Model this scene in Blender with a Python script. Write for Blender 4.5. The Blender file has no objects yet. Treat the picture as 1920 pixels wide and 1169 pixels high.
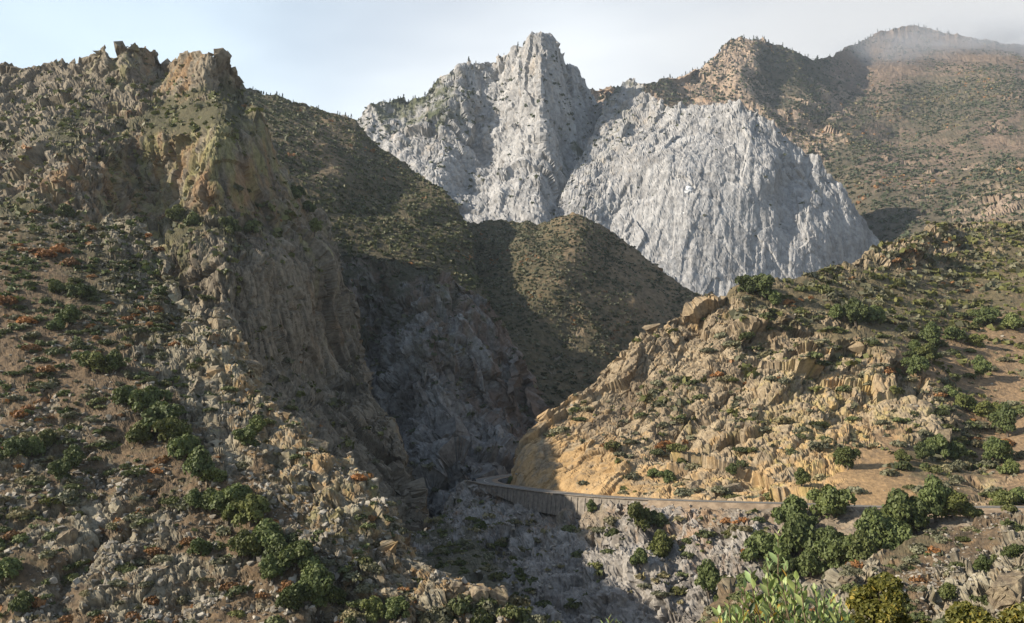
import bpy, bmesh, math, random
import numpy as np
from mathutils import Vector, Matrix, Euler

# ------------------------------------------------------------------ camera, sky, sun, exposure
scene = bpy.context.scene
RAD = math.radians
FPX = 1507.0                      # focal length in photo pixels (1920 wide)
HORIZON = 830.0                   # photo row of the eye level
PITCH = math.atan((HORIZON - 584.5) / FPX)
cam_data = bpy.data.cameras.new("camera")
cam = bpy.data.objects.new("camera", cam_data)
scene.collection.objects.link(cam)
cam_data.sensor_width = 36.0
cam_data.lens = FPX / 1920.0 * 36.0
cam_data.clip_start = 0.1
cam_data.clip_end = 60000.0
cam.location = (0, 0, 0)
cam.rotation_euler = (RAD(90) + PITCH, 0, 0)
scene.camera = cam

SUN_AZ = RAD(-103.0)              # measured from the view direction, negative = to the left
SUN_EL = RAD(26.5)
to_sun = Vector((math.sin(SUN_AZ) * math.cos(SUN_EL), math.cos(SUN_AZ) * math.cos(SUN_EL), math.sin(SUN_EL)))
sun_data = bpy.data.lights.new("sun", 'SUN')
sun_data.energy = 5.0
sun_data.angle = RAD(0.6)
sun_data.color = (1.0, 0.90, 0.76)
sun = bpy.data.objects.new("sun", sun_data)
sun.rotation_euler = to_sun.to_track_quat('Z', 'Y').to_euler()
scene.collection.objects.link(sun)

world = bpy.data.worlds.new("World")
scene.world = world
world.use_nodes = True
scene.view_settings.view_transform = 'Standard'
scene.view_settings.look = 'None'
scene.view_settings.gamma = 1.0
scene.view_settings.use_curve_mapping = False
scene.view_settings.exposure = 0.90
scene.cycles.max_bounces = 4
scene.cycles.diffuse_bounces = 2
scene.cycles.volume_bounces = 0
scene.cycles.transparent_max_bounces = 8
scene.cycles.use_denoising = True

# ------------------------------------------------------------------ node helpers
class S:
    """A node socket with arithmetic; works in shader and geometry trees."""
    def __init__(s, g, sock): s.g, s.k = g, sock
    def __add__(s, o): return s.g.m('ADD', s, o)
    __radd__ = __add__
    def __sub__(s, o): return s.g.m('SUBTRACT', s, o)
    def __rsub__(s, o): return s.g.m('SUBTRACT', o, s)
    def __mul__(s, o): return s.g.m('MULTIPLY', s, o)
    __rmul__ = __mul__
    def __truediv__(s, o): return s.g.m('DIVIDE', s, o)
    def __neg__(s): return s.g.m('MULTIPLY', s, -1.0)

class G:
    def __init__(g, tree): g.t = tree
    def put(g, sock, v):
        if isinstance(v, S): g.t.links.new(v.k, sock)
        elif v is not None:
            if sock.type == 'RGBA' and len(v) == 3: v = (*v, 1.0)
            sock.default_value = v
    def n(g, typ, ins=None, **props):
        nd = g.t.nodes.new(typ)
        for k, v in props.items(): setattr(nd, k, v)
        for k, v in (ins or {}).items(): g.put(nd.inputs[k], v)
        return nd
    def o(g, nd, k=0): return S(g, nd.outputs[k])
    def m(g, op, a, b=None, c=None, clamp=False):
        nd = g.n('ShaderNodeMath', operation=op, use_clamp=clamp)
        for i, v in enumerate((a, b, c)):
            if v is not None: g.put(nd.inputs[i], v)
        return S(g, nd.outputs[0])
    def v(g, op, a, b=None, scale=None):
        nd = g.n('ShaderNodeVectorMath', operation=op)
        g.put(nd.inputs[0], a)
        if b is not None: g.put(nd.inputs[1], b)
        if scale is not None: g.put(nd.inputs['Scale'], scale)
        return S(g, nd.outputs['Value' if op in ('DOT_PRODUCT', 'LENGTH', 'DISTANCE') else 'Vector'])
    def rot(g, a, e):
        nd = g.n('ShaderNodeVectorRotate', rotation_type='EULER_XYZ')
        g.put(nd.inputs['Vector'], a); nd.inputs['Rotation'].default_value = e
        return S(g, nd.outputs[0])
    def noise(g, vec, scale=1.0, detail=4.0, rough=0.5, dist=0.0, typ='FBM', col=False, lac=2.0):
        nd = g.n('ShaderNodeTexNoise', noise_type=typ)
        if typ == 'FBM': nd.normalize = True
        g.put(nd.inputs['Vector'], vec)
        for k, v in (('Scale', scale), ('Detail', detail), ('Roughness', rough), ('Distortion', dist), ('Lacunarity', lac)):
            g.put(nd.inputs[k], v)
        return S(g, nd.outputs[1 if col else 0])
    def ss(g, x, a, b, lo=0.0, hi=1.0):
        nd = g.n('ShaderNodeMapRange', interpolation_type='SMOOTHSTEP')
        for k, v in (('Value', x), ('From Min', a), ('From Max', b), ('To Min', lo), ('To Max', hi)): g.put(nd.inputs[k], v)
        return S(g, nd.outputs[0])
    def mix(g, f, a, b, blend='MIX'):
        nd = g.n('ShaderNodeMix', data_type='RGBA', blend_type=blend)
        g.put(nd.inputs[0], f); g.put(nd.inputs[6], a); g.put(nd.inputs[7], b)
        return S(g, nd.outputs[2])
    def sep(g, a):
        nd = g.n('ShaderNodeSeparateXYZ'); g.put(nd.inputs[0], a)
        return [S(g, q) for q in nd.outputs]
    def comb(g, x, y, z):
        nd = g.n('ShaderNodeCombineXYZ')
        for i, q in enumerate((x, y, z)): g.put(nd.inputs[i], q)
        return S(g, nd.outputs[0])
    def voronoi(g, vec, feature='F1', rnd=1.0):
        nd = g.n('ShaderNodeTexVoronoi', feature=feature)
        g.put(nd.inputs['Vector'], vec); nd.inputs['Scale'].default_value = 1.0
        nd.inputs['Randomness'].default_value = rnd
        return nd

# ------------------------------------------------------------------ sky
def build_sky():
    t = world.node_tree; t.nodes.clear(); g = G(t)
    sky = g.n('ShaderNodeTexSky', sky_type='NISHITA', sun_disc=False)
    sky.sun_elevation = SUN_EL
    sky.sun_rotation = SUN_AZ % (2 * math.pi)
    sky.altitude = 1200.0; sky.air_density = 1.0; sky.dust_density = 1.6; sky.ozone_density = 1.0
    d = g.o(g.n('ShaderNodeTexCoord'), 'Generated')
    dx, dy, dz = g.sep(d)
    # thin smoke veil drifting from the burning mountain; streaky, thicker towards the fire's side of the sky
    q = g.comb(dx, dy, dz * 2.6)
    n1 = g.noise(q, 1.7, 4, 0.45, 0.3)
    n2 = g.noise(q, 6.0, 5, 0.5, 0.6)
    veil = g.m('ADD', g.ss(n1, 0.30, 0.66), (n2 - 0.5) * 0.22)
    side = g.ss(dx * 0.9 + dy * 0.45, -0.15, 0.85)
    bank = g.m('MULTIPLY', g.ss(dz, 0.38, 0.80, 1.0, 0.12), g.ss(dy, -0.5, 0.45, 0.15, 1.0))
    cover = g.m('MULTIPLY', g.m('MULTIPLY_ADD', side, 0.3, veil * 0.45 + 0.45, clamp=True), bank)
    tone = g.mix(g.ss(side, 0.0, 0.55), (6.1, 7.5, 8.6), (8.2, 8.5, 8.65))
    tone = g.mix(g.ss(side, 0.6, 1.0), tone, (6.3, 6.25, 6.2))
    col = g.mix(cover, g.v('SCALE', S(g, sky.outputs[0]), scale=1.15), tone)
    bg = g.n('ShaderNodeBackground', {'Color': col, 'Strength': 0.075})
    out = g.n('ShaderNodeOutputWorld'); t.links.new(bg.outputs[0], out.inputs[0])
build_sky()

# ------------------------------------------------------------------ pixel <-> world
CP, SP = math.cos(PITCH), math.sin(PITCH)
def at(px, py, d):
    """World point(s) seen at photo pixel (px, py) at depth d metres along the view axis."""
    px, py, d = np.asarray(px, float), np.asarray(py, float), np.asarray(d, float)
    a = (px - 960.0) / FPX * d; b = (584.5 - py) / FPX * d
    return np.stack([a, CP * d - SP * b, SP * d + CP * b], -1)
def project(P):
    P = np.asarray(P, float)
    d = CP * P[..., 1] + SP * P[..., 2]; b = -SP * P[..., 1] + CP * P[..., 2]
    return 960.0 + FPX * P[..., 0] / d, 584.5 - FPX * b / d, d

def rbf(pts, qx, qy, affine=True):
    """Linear-kernel interpolation of scattered (x, y, value)."""
    A = np.array([p[:3] for p in pts], float); xy = A[:, :2] / 400.0; n = len(A)
    K = np.hypot(xy[:, None, 0] - xy[None, :, 0], xy[:, None, 1] - xy[None, :, 1])
    k = 3 if affine else 1
    M = np.zeros((n + k, n + k)); M[:n, :n] = -K
    Pm = np.ones((n, k)); 
    if affine: Pm[:, 1:] = xy
    M[:n, n:] = Pm; M[n:, :n] = Pm.T
    w = np.linalg.solve(M, np.concatenate([A[:, 2], np.zeros(k)]))
    q = np.stack([np.ravel(qx), np.ravel(qy)], -1) / 400.0
    out = np.full(len(q), w[n])
    if affine: out += q @ w[n + 1:]
    for i in range(n): out -= w[i] * np.hypot(q[:, 0] - xy[i, 0], q[:, 1] - xy[i, 1])
    return out.reshape(np.shape(qx))

rng = np.random.default_rng(7)
random.seed(7)
def link(o): scene.collection.objects.link(o); return o
def tag(o, label=None, cat=None, group=None, kind=None):
    for k, v in (('label', label), ('category', cat), ('group', group), ('kind', kind)):
        if v: o[k] = v
    return o
def mesh_from(name, V, F, mat=None, smooth=False):
    me = bpy.data.meshes.new(name)
    V = np.ascontiguousarray(V, np.float32); F = np.ascontiguousarray(F, np.int32)
    k = F.shape[1]
    me.vertices.add(len(V)); me.vertices.foreach_set('co', V.ravel())
    me.loops.add(F.size); me.loops.foreach_set('vertex_index', F.ravel())
    me.polygons.add(len(F)); me.polygons.foreach_set('loop_start', np.arange(0, F.size, k, dtype=np.int32))
    me.polygons.foreach_set('use_smooth', np.full(len(F), smooth))
    me.update(); me.validate()
    if mat: me.materials.append(mat)
    return me

# ------------------------------------------------------------------ rock and soil material
def terrain_material(name, c):
    """c: rock_a, rock_b, dark, stain, lichen, soil_a, soil_b, green (base colours)."""
    m = bpy.data.materials.new(name); m.use_nodes = True
    t = m.node_tree; t.nodes.clear(); g = G(t)
    A = g.sep(g.o(g.n('ShaderNodeAttribute', attribute_name='mask_a'), 'Vector'))
    B = g.sep(g.o(g.n('ShaderNodeAttribute', attribute_name='mask_b'), 'Vector'))
    rock, block, stain = A; veg, lichen, tone = B
    P = g.o(g.n('ShaderNodeNewGeometry'), 'Position')
    fs = c.get('fine', 0.6)
    fine = g.noise(P, fs, 4, 0.65)
    rc = g.mix(g.ss(block * 0.5 + tone * 0.6 + (fine - 0.5) * 0.5, 0.2, 0.85), c['rock_a'], c['rock_b'])
    rc = g.mix(g.ss(tone + (fine - 0.5) * 0.8, 0.62, 0.8) * c.get('dark_amt', 0.6), rc, c['dark'])
    rc = g.mix(stain, rc, c['stain'])
    rc = g.mix(lichen, rc, c['lichen'])
    sc = g.mix(g.ss(tone * 0.7 + fine * 0.5, 0.35, 0.8), c['soil_a'], c['soil_b'])
    sc = g.mix(stain * c.get('soil_stain', 0.35), sc, c['stain'])
    sc = g.mix(veg * 0.6, sc, c['green'])
    col = g.mix(rock, sc, rc)
    col = g.v('SCALE', col, scale=g.ss(fine, 0.25, 0.75, 0.78, 1.2))
    bs = g.n('ShaderNodeBsdfPrincipled', {'Base Color': col, 'Roughness': 0.92})
    bs.inputs['Specular IOR Level'].default_value = 0.15
    bump = g.n('ShaderNodeBump', {'Height': fine, 'Strength': c.get('bump', 0.6), 'Distance': c.get('bump_d', 0.5)})
    t.links.new(bump.outputs[0], bs.inputs['Normal'])
    out = g.n('ShaderNodeOutputMaterial'); t.links.new(bs.outputs[0], out.inputs[0])
    return m

# ------------------------------------------------------------------ terrain sheets
def displace_tree(name, P):
    """Geometry nodes: fractured-rock relief plus colour masks. P: size (largest joint block, m), rot (joint attitude),
    stretch (block proportions), amp, fold (broad relief amplitude), fold_size, soil (relief of loose ground)."""
    t = bpy.data.node_groups.new(name, 'GeometryNodeTree'); g = G(t)
    t.interface.new_socket('Geometry', in_out='INPUT', socket_type='NodeSocketGeometry')
    t.interface.new_socket('Geometry', in_out='OUTPUT', socket_type='NodeSocketGeometry')
    gi, go = g.n('NodeGroupInput'), g.n('NodeGroupOutput')
    pos = g.o(g.n('GeometryNodeInputPosition')); nor = g.o(g.n('GeometryNodeInputNormal'))
    def attr(nm):
        nd = g.n('GeometryNodeInputNamedAttribute', data_type='FLOAT'); nd.inputs['Name'].default_value = nm
        return g.o(nd)
    geo = gi.outputs[0]
    def setpos(geo, off):
        nd = g.n('GeometryNodeSetPosition'); t.links.new(geo, nd.inputs['Geometry']); g.put(nd.inputs['Offset'], off)
        return nd.outputs[0]
    def store(geo, nm, val):
        nd = g.n('GeometryNodeStoreNamedAttribute', data_type='FLOAT_VECTOR', domain='POINT')
        t.links.new(geo, nd.inputs['Geometry']); nd.inputs['Name'].default_value = nm; g.put(nd.inputs['Value'], val)
        return nd.outputs[0]
    frock = attr('f_rock')
    sz = P['size']
    # rock / loose ground boundary
    edge = g.noise(pos, 1.0 / (sz * 1.6), 6, 0.62)
    rock = g.ss(frock + (edge - 0.5) * P.get('edge', 1.5), 0.40, 0.60)
    # broad buttresses and gullies
    Q = g.v('MULTIPLY', g.rot(pos, P['rot']), tuple(1.0 / s for s in P['stretch']))
    fs = P['fold_size']
    f1 = g.noise(Q, 1.0 / fs, 2, 0.5, 0.2)
    f2 = g.m('ABSOLUTE', g.noise(g.v('ADD', Q, (31.0, 7.0, 13.0)), 1.2 / fs, 2, 0.4, 0.2) - 0.5)
    fold = ((f1 - 0.5) * 1.7 + (g.ss(f2, 0.0, 0.13) - 0.75) * P.get('gully', 0.75)) * P['fold'] * (0.30 + rock * 0.70) * attr('f_free')
    geo = setpos(geo, g.v('SCALE', nor, scale=fold))
    # joint blocks at three sizes
    def blocks(size, seed, warp=0.10):
        q = g.v('SCALE', g.v('ADD', Q, (seed * 17.3, seed * 5.1, seed * 9.7)), scale=1.0 / size)
        w = g.noise(q, 0.8, 2, 0.5, col=True)
        q = g.v('ADD', q, g.v('SCALE', g.v('SUBTRACT', w, (0.5, 0.5, 0.5)), scale=warp * 2))
        v = g.voronoi(q); v.distance = 'CHEBYCHEV'
        v2 = g.voronoi(q, 'F2'); v2.distance = 'CHEBYCHEV'
        c = g.v('SUBTRACT', g.o(v, 'Color'), (0.5, 0.5, 0.5))
        tilt = g.v('DOT_PRODUCT', g.v('SUBTRACT', q, g.o(v, 'Position')), c)
        crack = g.ss(g.o(v2, 'Distance') - g.o(v, 'Distance'), 0.0, 0.11) - 1.0
        return g.sep(g.o(v, 'Color'))[0], tilt, crack
    r1, t1, k1 = blocks(sz * 2.0, 1.0, 0.04)
    r2, t2, k2 = blocks(sz * 0.75, 2.0, 0.03)
    r3, t3, k3 = blocks(sz * 0.28, 3.0, 0.03)
    J = g.v('MULTIPLY', Q, (1.0, 1.0, P.get('rib_long', 0.45)))
    rib = 0.25 - g.m('ABSOLUTE', g.noise(J, 1.0 / sz, 3, 0.45, 0.25) - 0.5)
    r0, t0, k0 = blocks(sz * 4.6, 4.0, 0.03)
    h = ((r0 - 0.5) * P.get('big', 0.42) * 0.22 + t0 * P.get('big', 0.42)) * (sz * 4.6) + ((r1 - 0.5) * 0.12 + t1 * 0.46 + k1 * 0.08) * (sz * 2.0)
    h = h + ((r2 - 0.5) * 0.14 + t2 * 0.48 + k2 * 0.20 + rib * P.get('rib', 0.12)) * (sz * 0.75)
    h = h + ((r3 - 0.5) * 0.26 + t3 * 0.65 + k3 * 0.22) * (sz * 0.28)
    soil = (g.noise(pos, 1.0 / (sz * 0.5), 5, 0.58) - 0.5) * P.get('soil', 0.35) * sz * 1.5
    out = (h * rock * P['amp'] + rock * P.get('proud', 0.05) * sz + soil * (1.0 - rock)) * attr('f_free')
    geo = setpos(geo, g.v('SCALE', nor, scale=out))
    # colour masks
    s = P.get('stain_stretch', (1.0, 1.0, 0.22))
    sq = g.v('MULTIPLY', pos, s)
    st = g.noise(sq, 1.0 / (sz * 0.8), 6, 0.6, 0.5)
    stain = g.ss(st + (attr('f_stain') - 0.5) * 0.55, 0.55, 0.75)
    li = g.noise(g.v('ADD', sq, (91.0, 11.0, 47.0)), 1.0 / (sz * 0.9), 6, 0.62, 0.4)
    lichen = g.ss(li + (attr('f_lichen') - 0.5) * 0.5, 0.57, 0.76)
    ve = g.noise(pos, 1.0 / P.get('veg_size', sz * 0.7), 6, 0.62)
    veg = g.ss(ve + (attr('f_veg') - 0.5) * 0.8, 0.42, 0.58)
    tn = g.noise(Q, 1.0 / (sz * 0.7), 6, 0.65) * 0.65 + g.noise(g.v('ADD', Q, (5.0, 77.0, 3.0)), 1.0 / (sz * 5.0), 3, 0.5) * 0.55 - 0.1
    geo = store(geo, 'mask_a', g.comb(rock, r1 * 0.35 + r2 * 0.4 + r3 * 0.25, stain * P.get('stain_max', 0.7)))
    geo = store(geo, 'mask_b', g.comb(veg, lichen * P.get('lichen_max', 0.6), tn))
    t.links.new(geo, go.inputs[0])
    return t

SHEETS = {}
def sheet(name, rails, depth, P, colours, fields=None, step=2.4, back=(60.0, 0.9), fix=None, label=None, cat=None):
    """A landform: rails = [(crest_x, crest_y, base_x, base_y)] in photo pixels, depth = [(x, y, metres)] control points.
    The surface runs from the crest down to the base and, behind the crest, down the far side."""
    R = np.array(rails, float)
    seg = np.hypot(np.diff(R[:, 0]), np.diff(R[:, 1])) + 0.35 * np.hypot(np.diff(R[:, 2]), np.diff(R[:, 3]))
    s = np.concatenate([[0], np.cumsum(seg)])
    nx = max(8, int(s[-1] / (step * 1.2)))
    si = np.linspace(0, s[-1], nx)
    C = [np.interp(si, s, R[:, k]) for k in range(4)]
    hgt = np.hypot(C[2] - C[0], C[3] - C[1])
    jr = np.random.default_rng(len(name)); jag = np.zeros(nx)
    for wl, am in ((26, 1.0), (11, 0.8), (5, 0.6)):
        kn = jr.normal(size=int(s[-1] / wl) + 3); jag += am * np.interp(si / wl, np.arange(len(kn)), kn)
    ny = max(8, int(np.percentile(hgt, 75) / step))
    tt = np.linspace(0, 1, ny)[:, None]
    PX = C[0] + (C[2] - C[0]) * tt; PY = C[1] + (C[3] - C[1]) * tt
    def field(pts, affine):
        ci = np.unique(np.concatenate([np.arange(0, nx, 5), [nx - 1]])); cj = np.unique(np.concatenate([np.arange(0, ny, 5), [ny - 1]]))
        Z = rbf(pts, PX[np.ix_(cj, ci)], PY[np.ix_(cj, ci)], affine)
        fi = np.interp(np.arange(nx), ci, np.arange(len(ci))); fj = np.interp(np.arange(ny), cj, np.arange(len(cj)))
        i0 = np.minimum(fi.astype(int), len(ci) - 2); j0 = np.minimum(fj.astype(int), len(cj) - 2)
        u = (fi - i0)[None]; v = (fj - j0)[:, None]
        Z0 = Z[j0]; Z1 = Z[j0 + 1]
        return (Z0[:, i0] * (1 - u) + Z0[:, i0 + 1] * u) * (1 - v) + (Z1[:, i0] * (1 - u) + Z1[:, i0 + 1] * u) * v
    inv = field([(x, y, 1000.0 / d) for x, y, d in depth], True)
    D = 1000.0 / np.maximum(inv, 0.1)
    PY = PY + (jag * P.get('jag', 1.2))[None] * np.clip(1 - tt / 0.05, 0, 1)
    if 'flute' in P:                                     # vertical fluting of the cliff, changing down the face
        fl = np.zeros((7, nx))
        for wl, am in ((40, 1.2), (17, 1.0), (8, 0.7), (5, 0.5)):
            for rr in range(7):
                kn = jr.normal(size=int(s[-1] / wl) + 3); fl[rr] += am * np.interp(si / wl, np.arange(len(kn)), kn)
        fl = 0.55 * fl[:1] + 0.6 * fl
        rowf = tt[:, 0] * 5.999; r0 = rowf.astype(int); u = (rowf - r0)[:, None]; u = u * u * (3 - 2 * u)
        D = D + P['flute'] * ((1 - u) * fl[r0] + u * fl[r0 + 1])
    W = at(PX, PY, D)
    # far side
    nb = 14; L, drop = back
    crest = W[0]; rad = crest.copy(); rad[:, 2] = 0; rad /= np.linalg.norm(rad, axis=1)[:, None]
    jb = (np.arange(nb, 0, -1) / nb)[:, None, None] ** 1.5
    WB = crest[None] + rad[None] * (L * jb) - np.array([0, 0, 1.0]) * (L * drop * (jb ** 1.15))
    W = np.concatenate([WB, W], 0)
    PXa = np.concatenate([np.repeat(PX[:1], nb, 0), PX], 0); PYa = np.concatenate([np.repeat(PY[:1], nb, 0), PY], 0)
    n0 = ny + nb
    V = W.reshape(-1, 3)
    i = np.arange(n0 - 1)[:, None] * nx + np.arange(nx - 1)[None]
    F = np.stack([i, i + nx, i + nx + 1, i + 1], -1).reshape(-1, 4)
    me = mesh_from(name, V, F, None, False)
    fields = fields or {}
    FV = {}
    for f, dflt in (('f_rock', 0.5), ('f_stain', 0.5), ('f_lichen', 0.5), ('f_veg', 0.5), ('f_free', 1.0)):
        pts = fields.get(f, dflt)
        if isinstance(pts, list):
            val = field(pts, False); val = np.concatenate([np.repeat(val[:1], nb, 0), val], 0)
        else: val = np.full(PXa.shape, float(pts))
        val = np.clip(val, 0, 1)
        FV[f] = val.ravel()
        a = me.attributes.new(f, 'FLOAT', 'POINT'); a.data.foreach_set('value', val.astype(np.float32).ravel())
    ob = link(bpy.data.objects.new(name, me))
    md = ob.modifiers.new('relief', 'NODES'); md.node_group = displace_tree(name + '_relief', P)
    dg = bpy.context.evaluated_depsgraph_get()
    me2 = bpy.data.meshes.new_from_object(ob.evaluated_get(dg))
    ob.modifiers.clear(); ob.data = me2; bpy.data.meshes.remove(me)
    me2.name = name
    for f in list(FV):
        if f in me2.attributes: me2.attributes.remove(me2.attributes[f])
    n = len(me2.vertices)
    co = np.empty(n * 3, np.float32); me2.vertices.foreach_get('co', co); co = co.reshape(-1, 3).astype(float)
    if fix is not None:
        co = fix(co); me2.vertices.foreach_set('co', co.astype(np.float32).ravel()); me2.update()
    no = np.empty(n * 3, np.float32); me2.vertices.foreach_get('normal', no); no = no.reshape(-1, 3)
    ma = np.empty(n * 3, np.float32); me2.attributes['mask_a'].data.foreach_get('vector', ma)
    mb = np.empty(n * 3, np.float32); me2.attributes['mask_b'].data.foreach_get('vector', mb)
    me2.materials.clear(); me2.materials.append(terrain_material(name + '_surface', colours))
    qx, qy, qd = project(co)
    row = np.repeat(np.arange(n0), nx)
    g3 = co.reshape(n0, nx, 3)
    area = np.zeros((n0, nx)); 
    area[:-1, :-1] = np.linalg.norm(np.cross(g3[1:, :-1] - g3[:-1, :-1], g3[:-1, 1:] - g3[:-1, :-1]), axis=-1)
    SHEETS[name] = dict(ob=ob, co=co, no=no, px=qx, py=qy, d=qd, front=row >= nb, rock=ma.reshape(-1, 3)[:, 0], veg=mb.reshape(-1, 3)[:, 0],
                        tone=mb.reshape(-1, 3)[:, 2], area=area.ravel(), nx=nx, n0=n0, nb=nb)
    tag(ob, label, cat, None, 'structure')
    return ob

# ------------------------------------------------------------------ the road's line (needed by the slopes it cuts)
ROAD_PX = [(2050,955,225),(1920,951,232),(1760,951,240),(1640,950,248),(1540,946,258),(1440,943,266),(1300,939,276),(1200,935,287),(1100,929,304),
           (1040,923,322),(985,916,342),(948,911,354),(920,907,366),(908,902,380),(914,898,394),(935,894,410),(965,890,432),(1000,886,462)]
_rp = np.array([at(*p) for p in ROAD_PX])
def catmull(P, n):
    P = np.asarray(P, float); Q = np.vstack([2 * P[0] - P[1], P, 2 * P[-1] - P[-2]])
    out = []
    for i in range(len(P) - 1):
        p0, p1, p2, p3 = Q[i:i + 4]
        for u in np.arange(n) / n:
            out.append(0.5 * (2 * p1 + (p2 - p0) * u + (2 * p0 - 5 * p1 + 4 * p2 - p3) * u * u + (3 * p1 - p0 - 3 * p2 + p3) * u ** 3))
    out.append(P[-1]); return np.array(out)
ROAD = catmull(_rp, 8)
def road_near(co, lim=40.0):
    """Horizontal distance to the road's centre line and the road level there."""
    dist = np.full(len(co), 1e9); zz = np.zeros(len(co))
    lo, hi = ROAD.min(0) - lim, ROAD.max(0) + lim
    sel = np.where((co[:, 0] > lo[0]) & (co[:, 0] < hi[0]) & (co[:, 1] > lo[1]) & (co[:, 1] < hi[1]))[0]
    p = co[sel, :2]; bd = np.full(len(sel), 1e9); bz = np.zeros(len(sel))
    for a, b in zip(ROAD[:-1], ROAD[1:]):
        ab = b - a; L2 = ab[0] ** 2 + ab[1] ** 2
        u = np.clip(((p - a[:2]) @ ab[:2]) / L2, 0, 1)
        dd = np.hypot(p[:, 0] - a[0] - u * ab[0], p[:, 1] - a[1] - u * ab[1])
        m = dd < bd; bd[m] = dd[m]; bz[m] = a[2] + u[m] * ab[2]
    dist[sel] = bd; zz[sel] = bz
    return dist, zz
def cut_above(co):
    d, z = road_near(co); co = co.copy()
    m = d < 16.0
    cap = z - 0.25 + np.maximum(0, d - 5.2) * 2.2
    co[m, 2] = np.minimum(co[m, 2], cap[m]); return co
def cut_below(co):
    d, z = road_near(co); co = co.copy()
    m = d < 9.0
    cap = z - 0.3 - np.maximum(0, d - 4.4) * 0.5
    co[m, 2] = np.minimum(co[m, 2], cap[m]); return co

def rails(crest, base):
    """base: one row, or {crest index: (x, y)}."""
    if not isinstance(base, dict): return [(x, y, x, base) for x, y in crest]
    k = sorted(base); i = np.arange(len(crest))
    bx = np.interp(i, k, [base[q][0] for q in k]); by = np.interp(i, k, [base[q][1] for q in k])
    return [(c[0], c[1], x, y) for c, x, y in zip(crest, bx, by)]

# ------------------------------------------------------------------ landforms, far to near
C_MARBLE = dict(rock_a=(0.205, 0.20, 0.195), rock_b=(0.38, 0.372, 0.36), dark=(0.105, 0.101, 0.096), stain=(0.42, 0.34, 0.25), lichen=(0.33, 0.31, 0.25),
                soil_a=(0.10, 0.10, 0.055), soil_b=(0.17, 0.15, 0.10), green=(0.045, 0.065, 0.03), fine=0.09, bump=0.8, bump_d=4.0, dark_amt=0.8)
C_FAR = dict(rock_a=(0.20, 0.15, 0.11), rock_b=(0.34, 0.26, 0.19), dark=(0.12, 0.10, 0.08), stain=(0.36, 0.22, 0.13), lichen=(0.30, 0.26, 0.19),
             soil_a=(0.115, 0.085, 0.065), soil_b=(0.19, 0.138, 0.098), green=(0.055, 0.06, 0.036), fine=0.05, bump=0.7, bump_d=6.0)
C_GREEN = dict(rock_a=(0.15, 0.13, 0.10), rock_b=(0.27, 0.22, 0.16), dark=(0.09, 0.08, 0.06), stain=(0.28, 0.18, 0.10), lichen=(0.20, 0.19, 0.12),
               soil_a=(0.12, 0.095, 0.06), soil_b=(0.20, 0.145, 0.085), green=(0.055, 0.056, 0.032), fine=0.18, bump=0.7, bump_d=2.0)
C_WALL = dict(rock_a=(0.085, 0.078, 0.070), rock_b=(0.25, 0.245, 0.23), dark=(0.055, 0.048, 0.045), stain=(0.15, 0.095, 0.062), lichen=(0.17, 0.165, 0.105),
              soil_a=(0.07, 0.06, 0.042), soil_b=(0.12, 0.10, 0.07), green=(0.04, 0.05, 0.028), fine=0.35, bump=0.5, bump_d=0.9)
C_CRAG = dict(rock_a=(0.105, 0.086, 0.063), rock_b=(0.26, 0.22, 0.16), dark=(0.052, 0.045, 0.038), dark_amt=.85, stain=(0.26, 0.155, 0.072), lichen=(0.25, 0.235, 0.09),
              soil_a=(0.10, 0.078, 0.05), soil_b=(0.16, 0.12, 0.075), green=(0.05, 0.06, 0.028), fine=0.35, bump=0.5, bump_d=0.9)
C_NEAR = dict(rock_a=(0.11, 0.092, 0.066), rock_b=(0.30, 0.265, 0.19), dark=(0.066, 0.056, 0.046), dark_amt=.85, stain=(0.31, 0.185, 0.075), lichen=(0.27, 0.24, 0.10),
              soil_a=(0.090, 0.070, 0.048), soil_b=(0.165, 0.112, 0.064), green=(0.085, 0.08, 0.045), fine=0.8, bump=0.5, bump_d=0.35)
C_SPUR = dict(rock_a=(0.155, 0.117, 0.078), rock_b=(0.345, 0.275, 0.18), dark=(0.072, 0.058, 0.047), stain=(0.43, 0.275, 0.12), lichen=(0.32, 0.26, 0.09), dark_amt=.85,
              soil_a=(0.14, 0.105, 0.07), soil_b=(0.27, 0.18, 0.10), green=(0.08, 0.08, 0.042), fine=0.5, bump=0.5, bump_d=0.6)
C_LOW = dict(rock_a=(0.15, 0.132, 0.112), rock_b=(0.33, 0.305, 0.27), dark=(0.08, 0.068, 0.06), stain=(0.33, 0.19, 0.09), lichen=(0.25, 0.23, 0.17),
             soil_a=(0.13, 0.105, 0.08), soil_b=(0.26, 0.21, 0.15), green=(0.05, 0.06, 0.034), fine=0.6, bump=0.5, bump_d=0.5)

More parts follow.
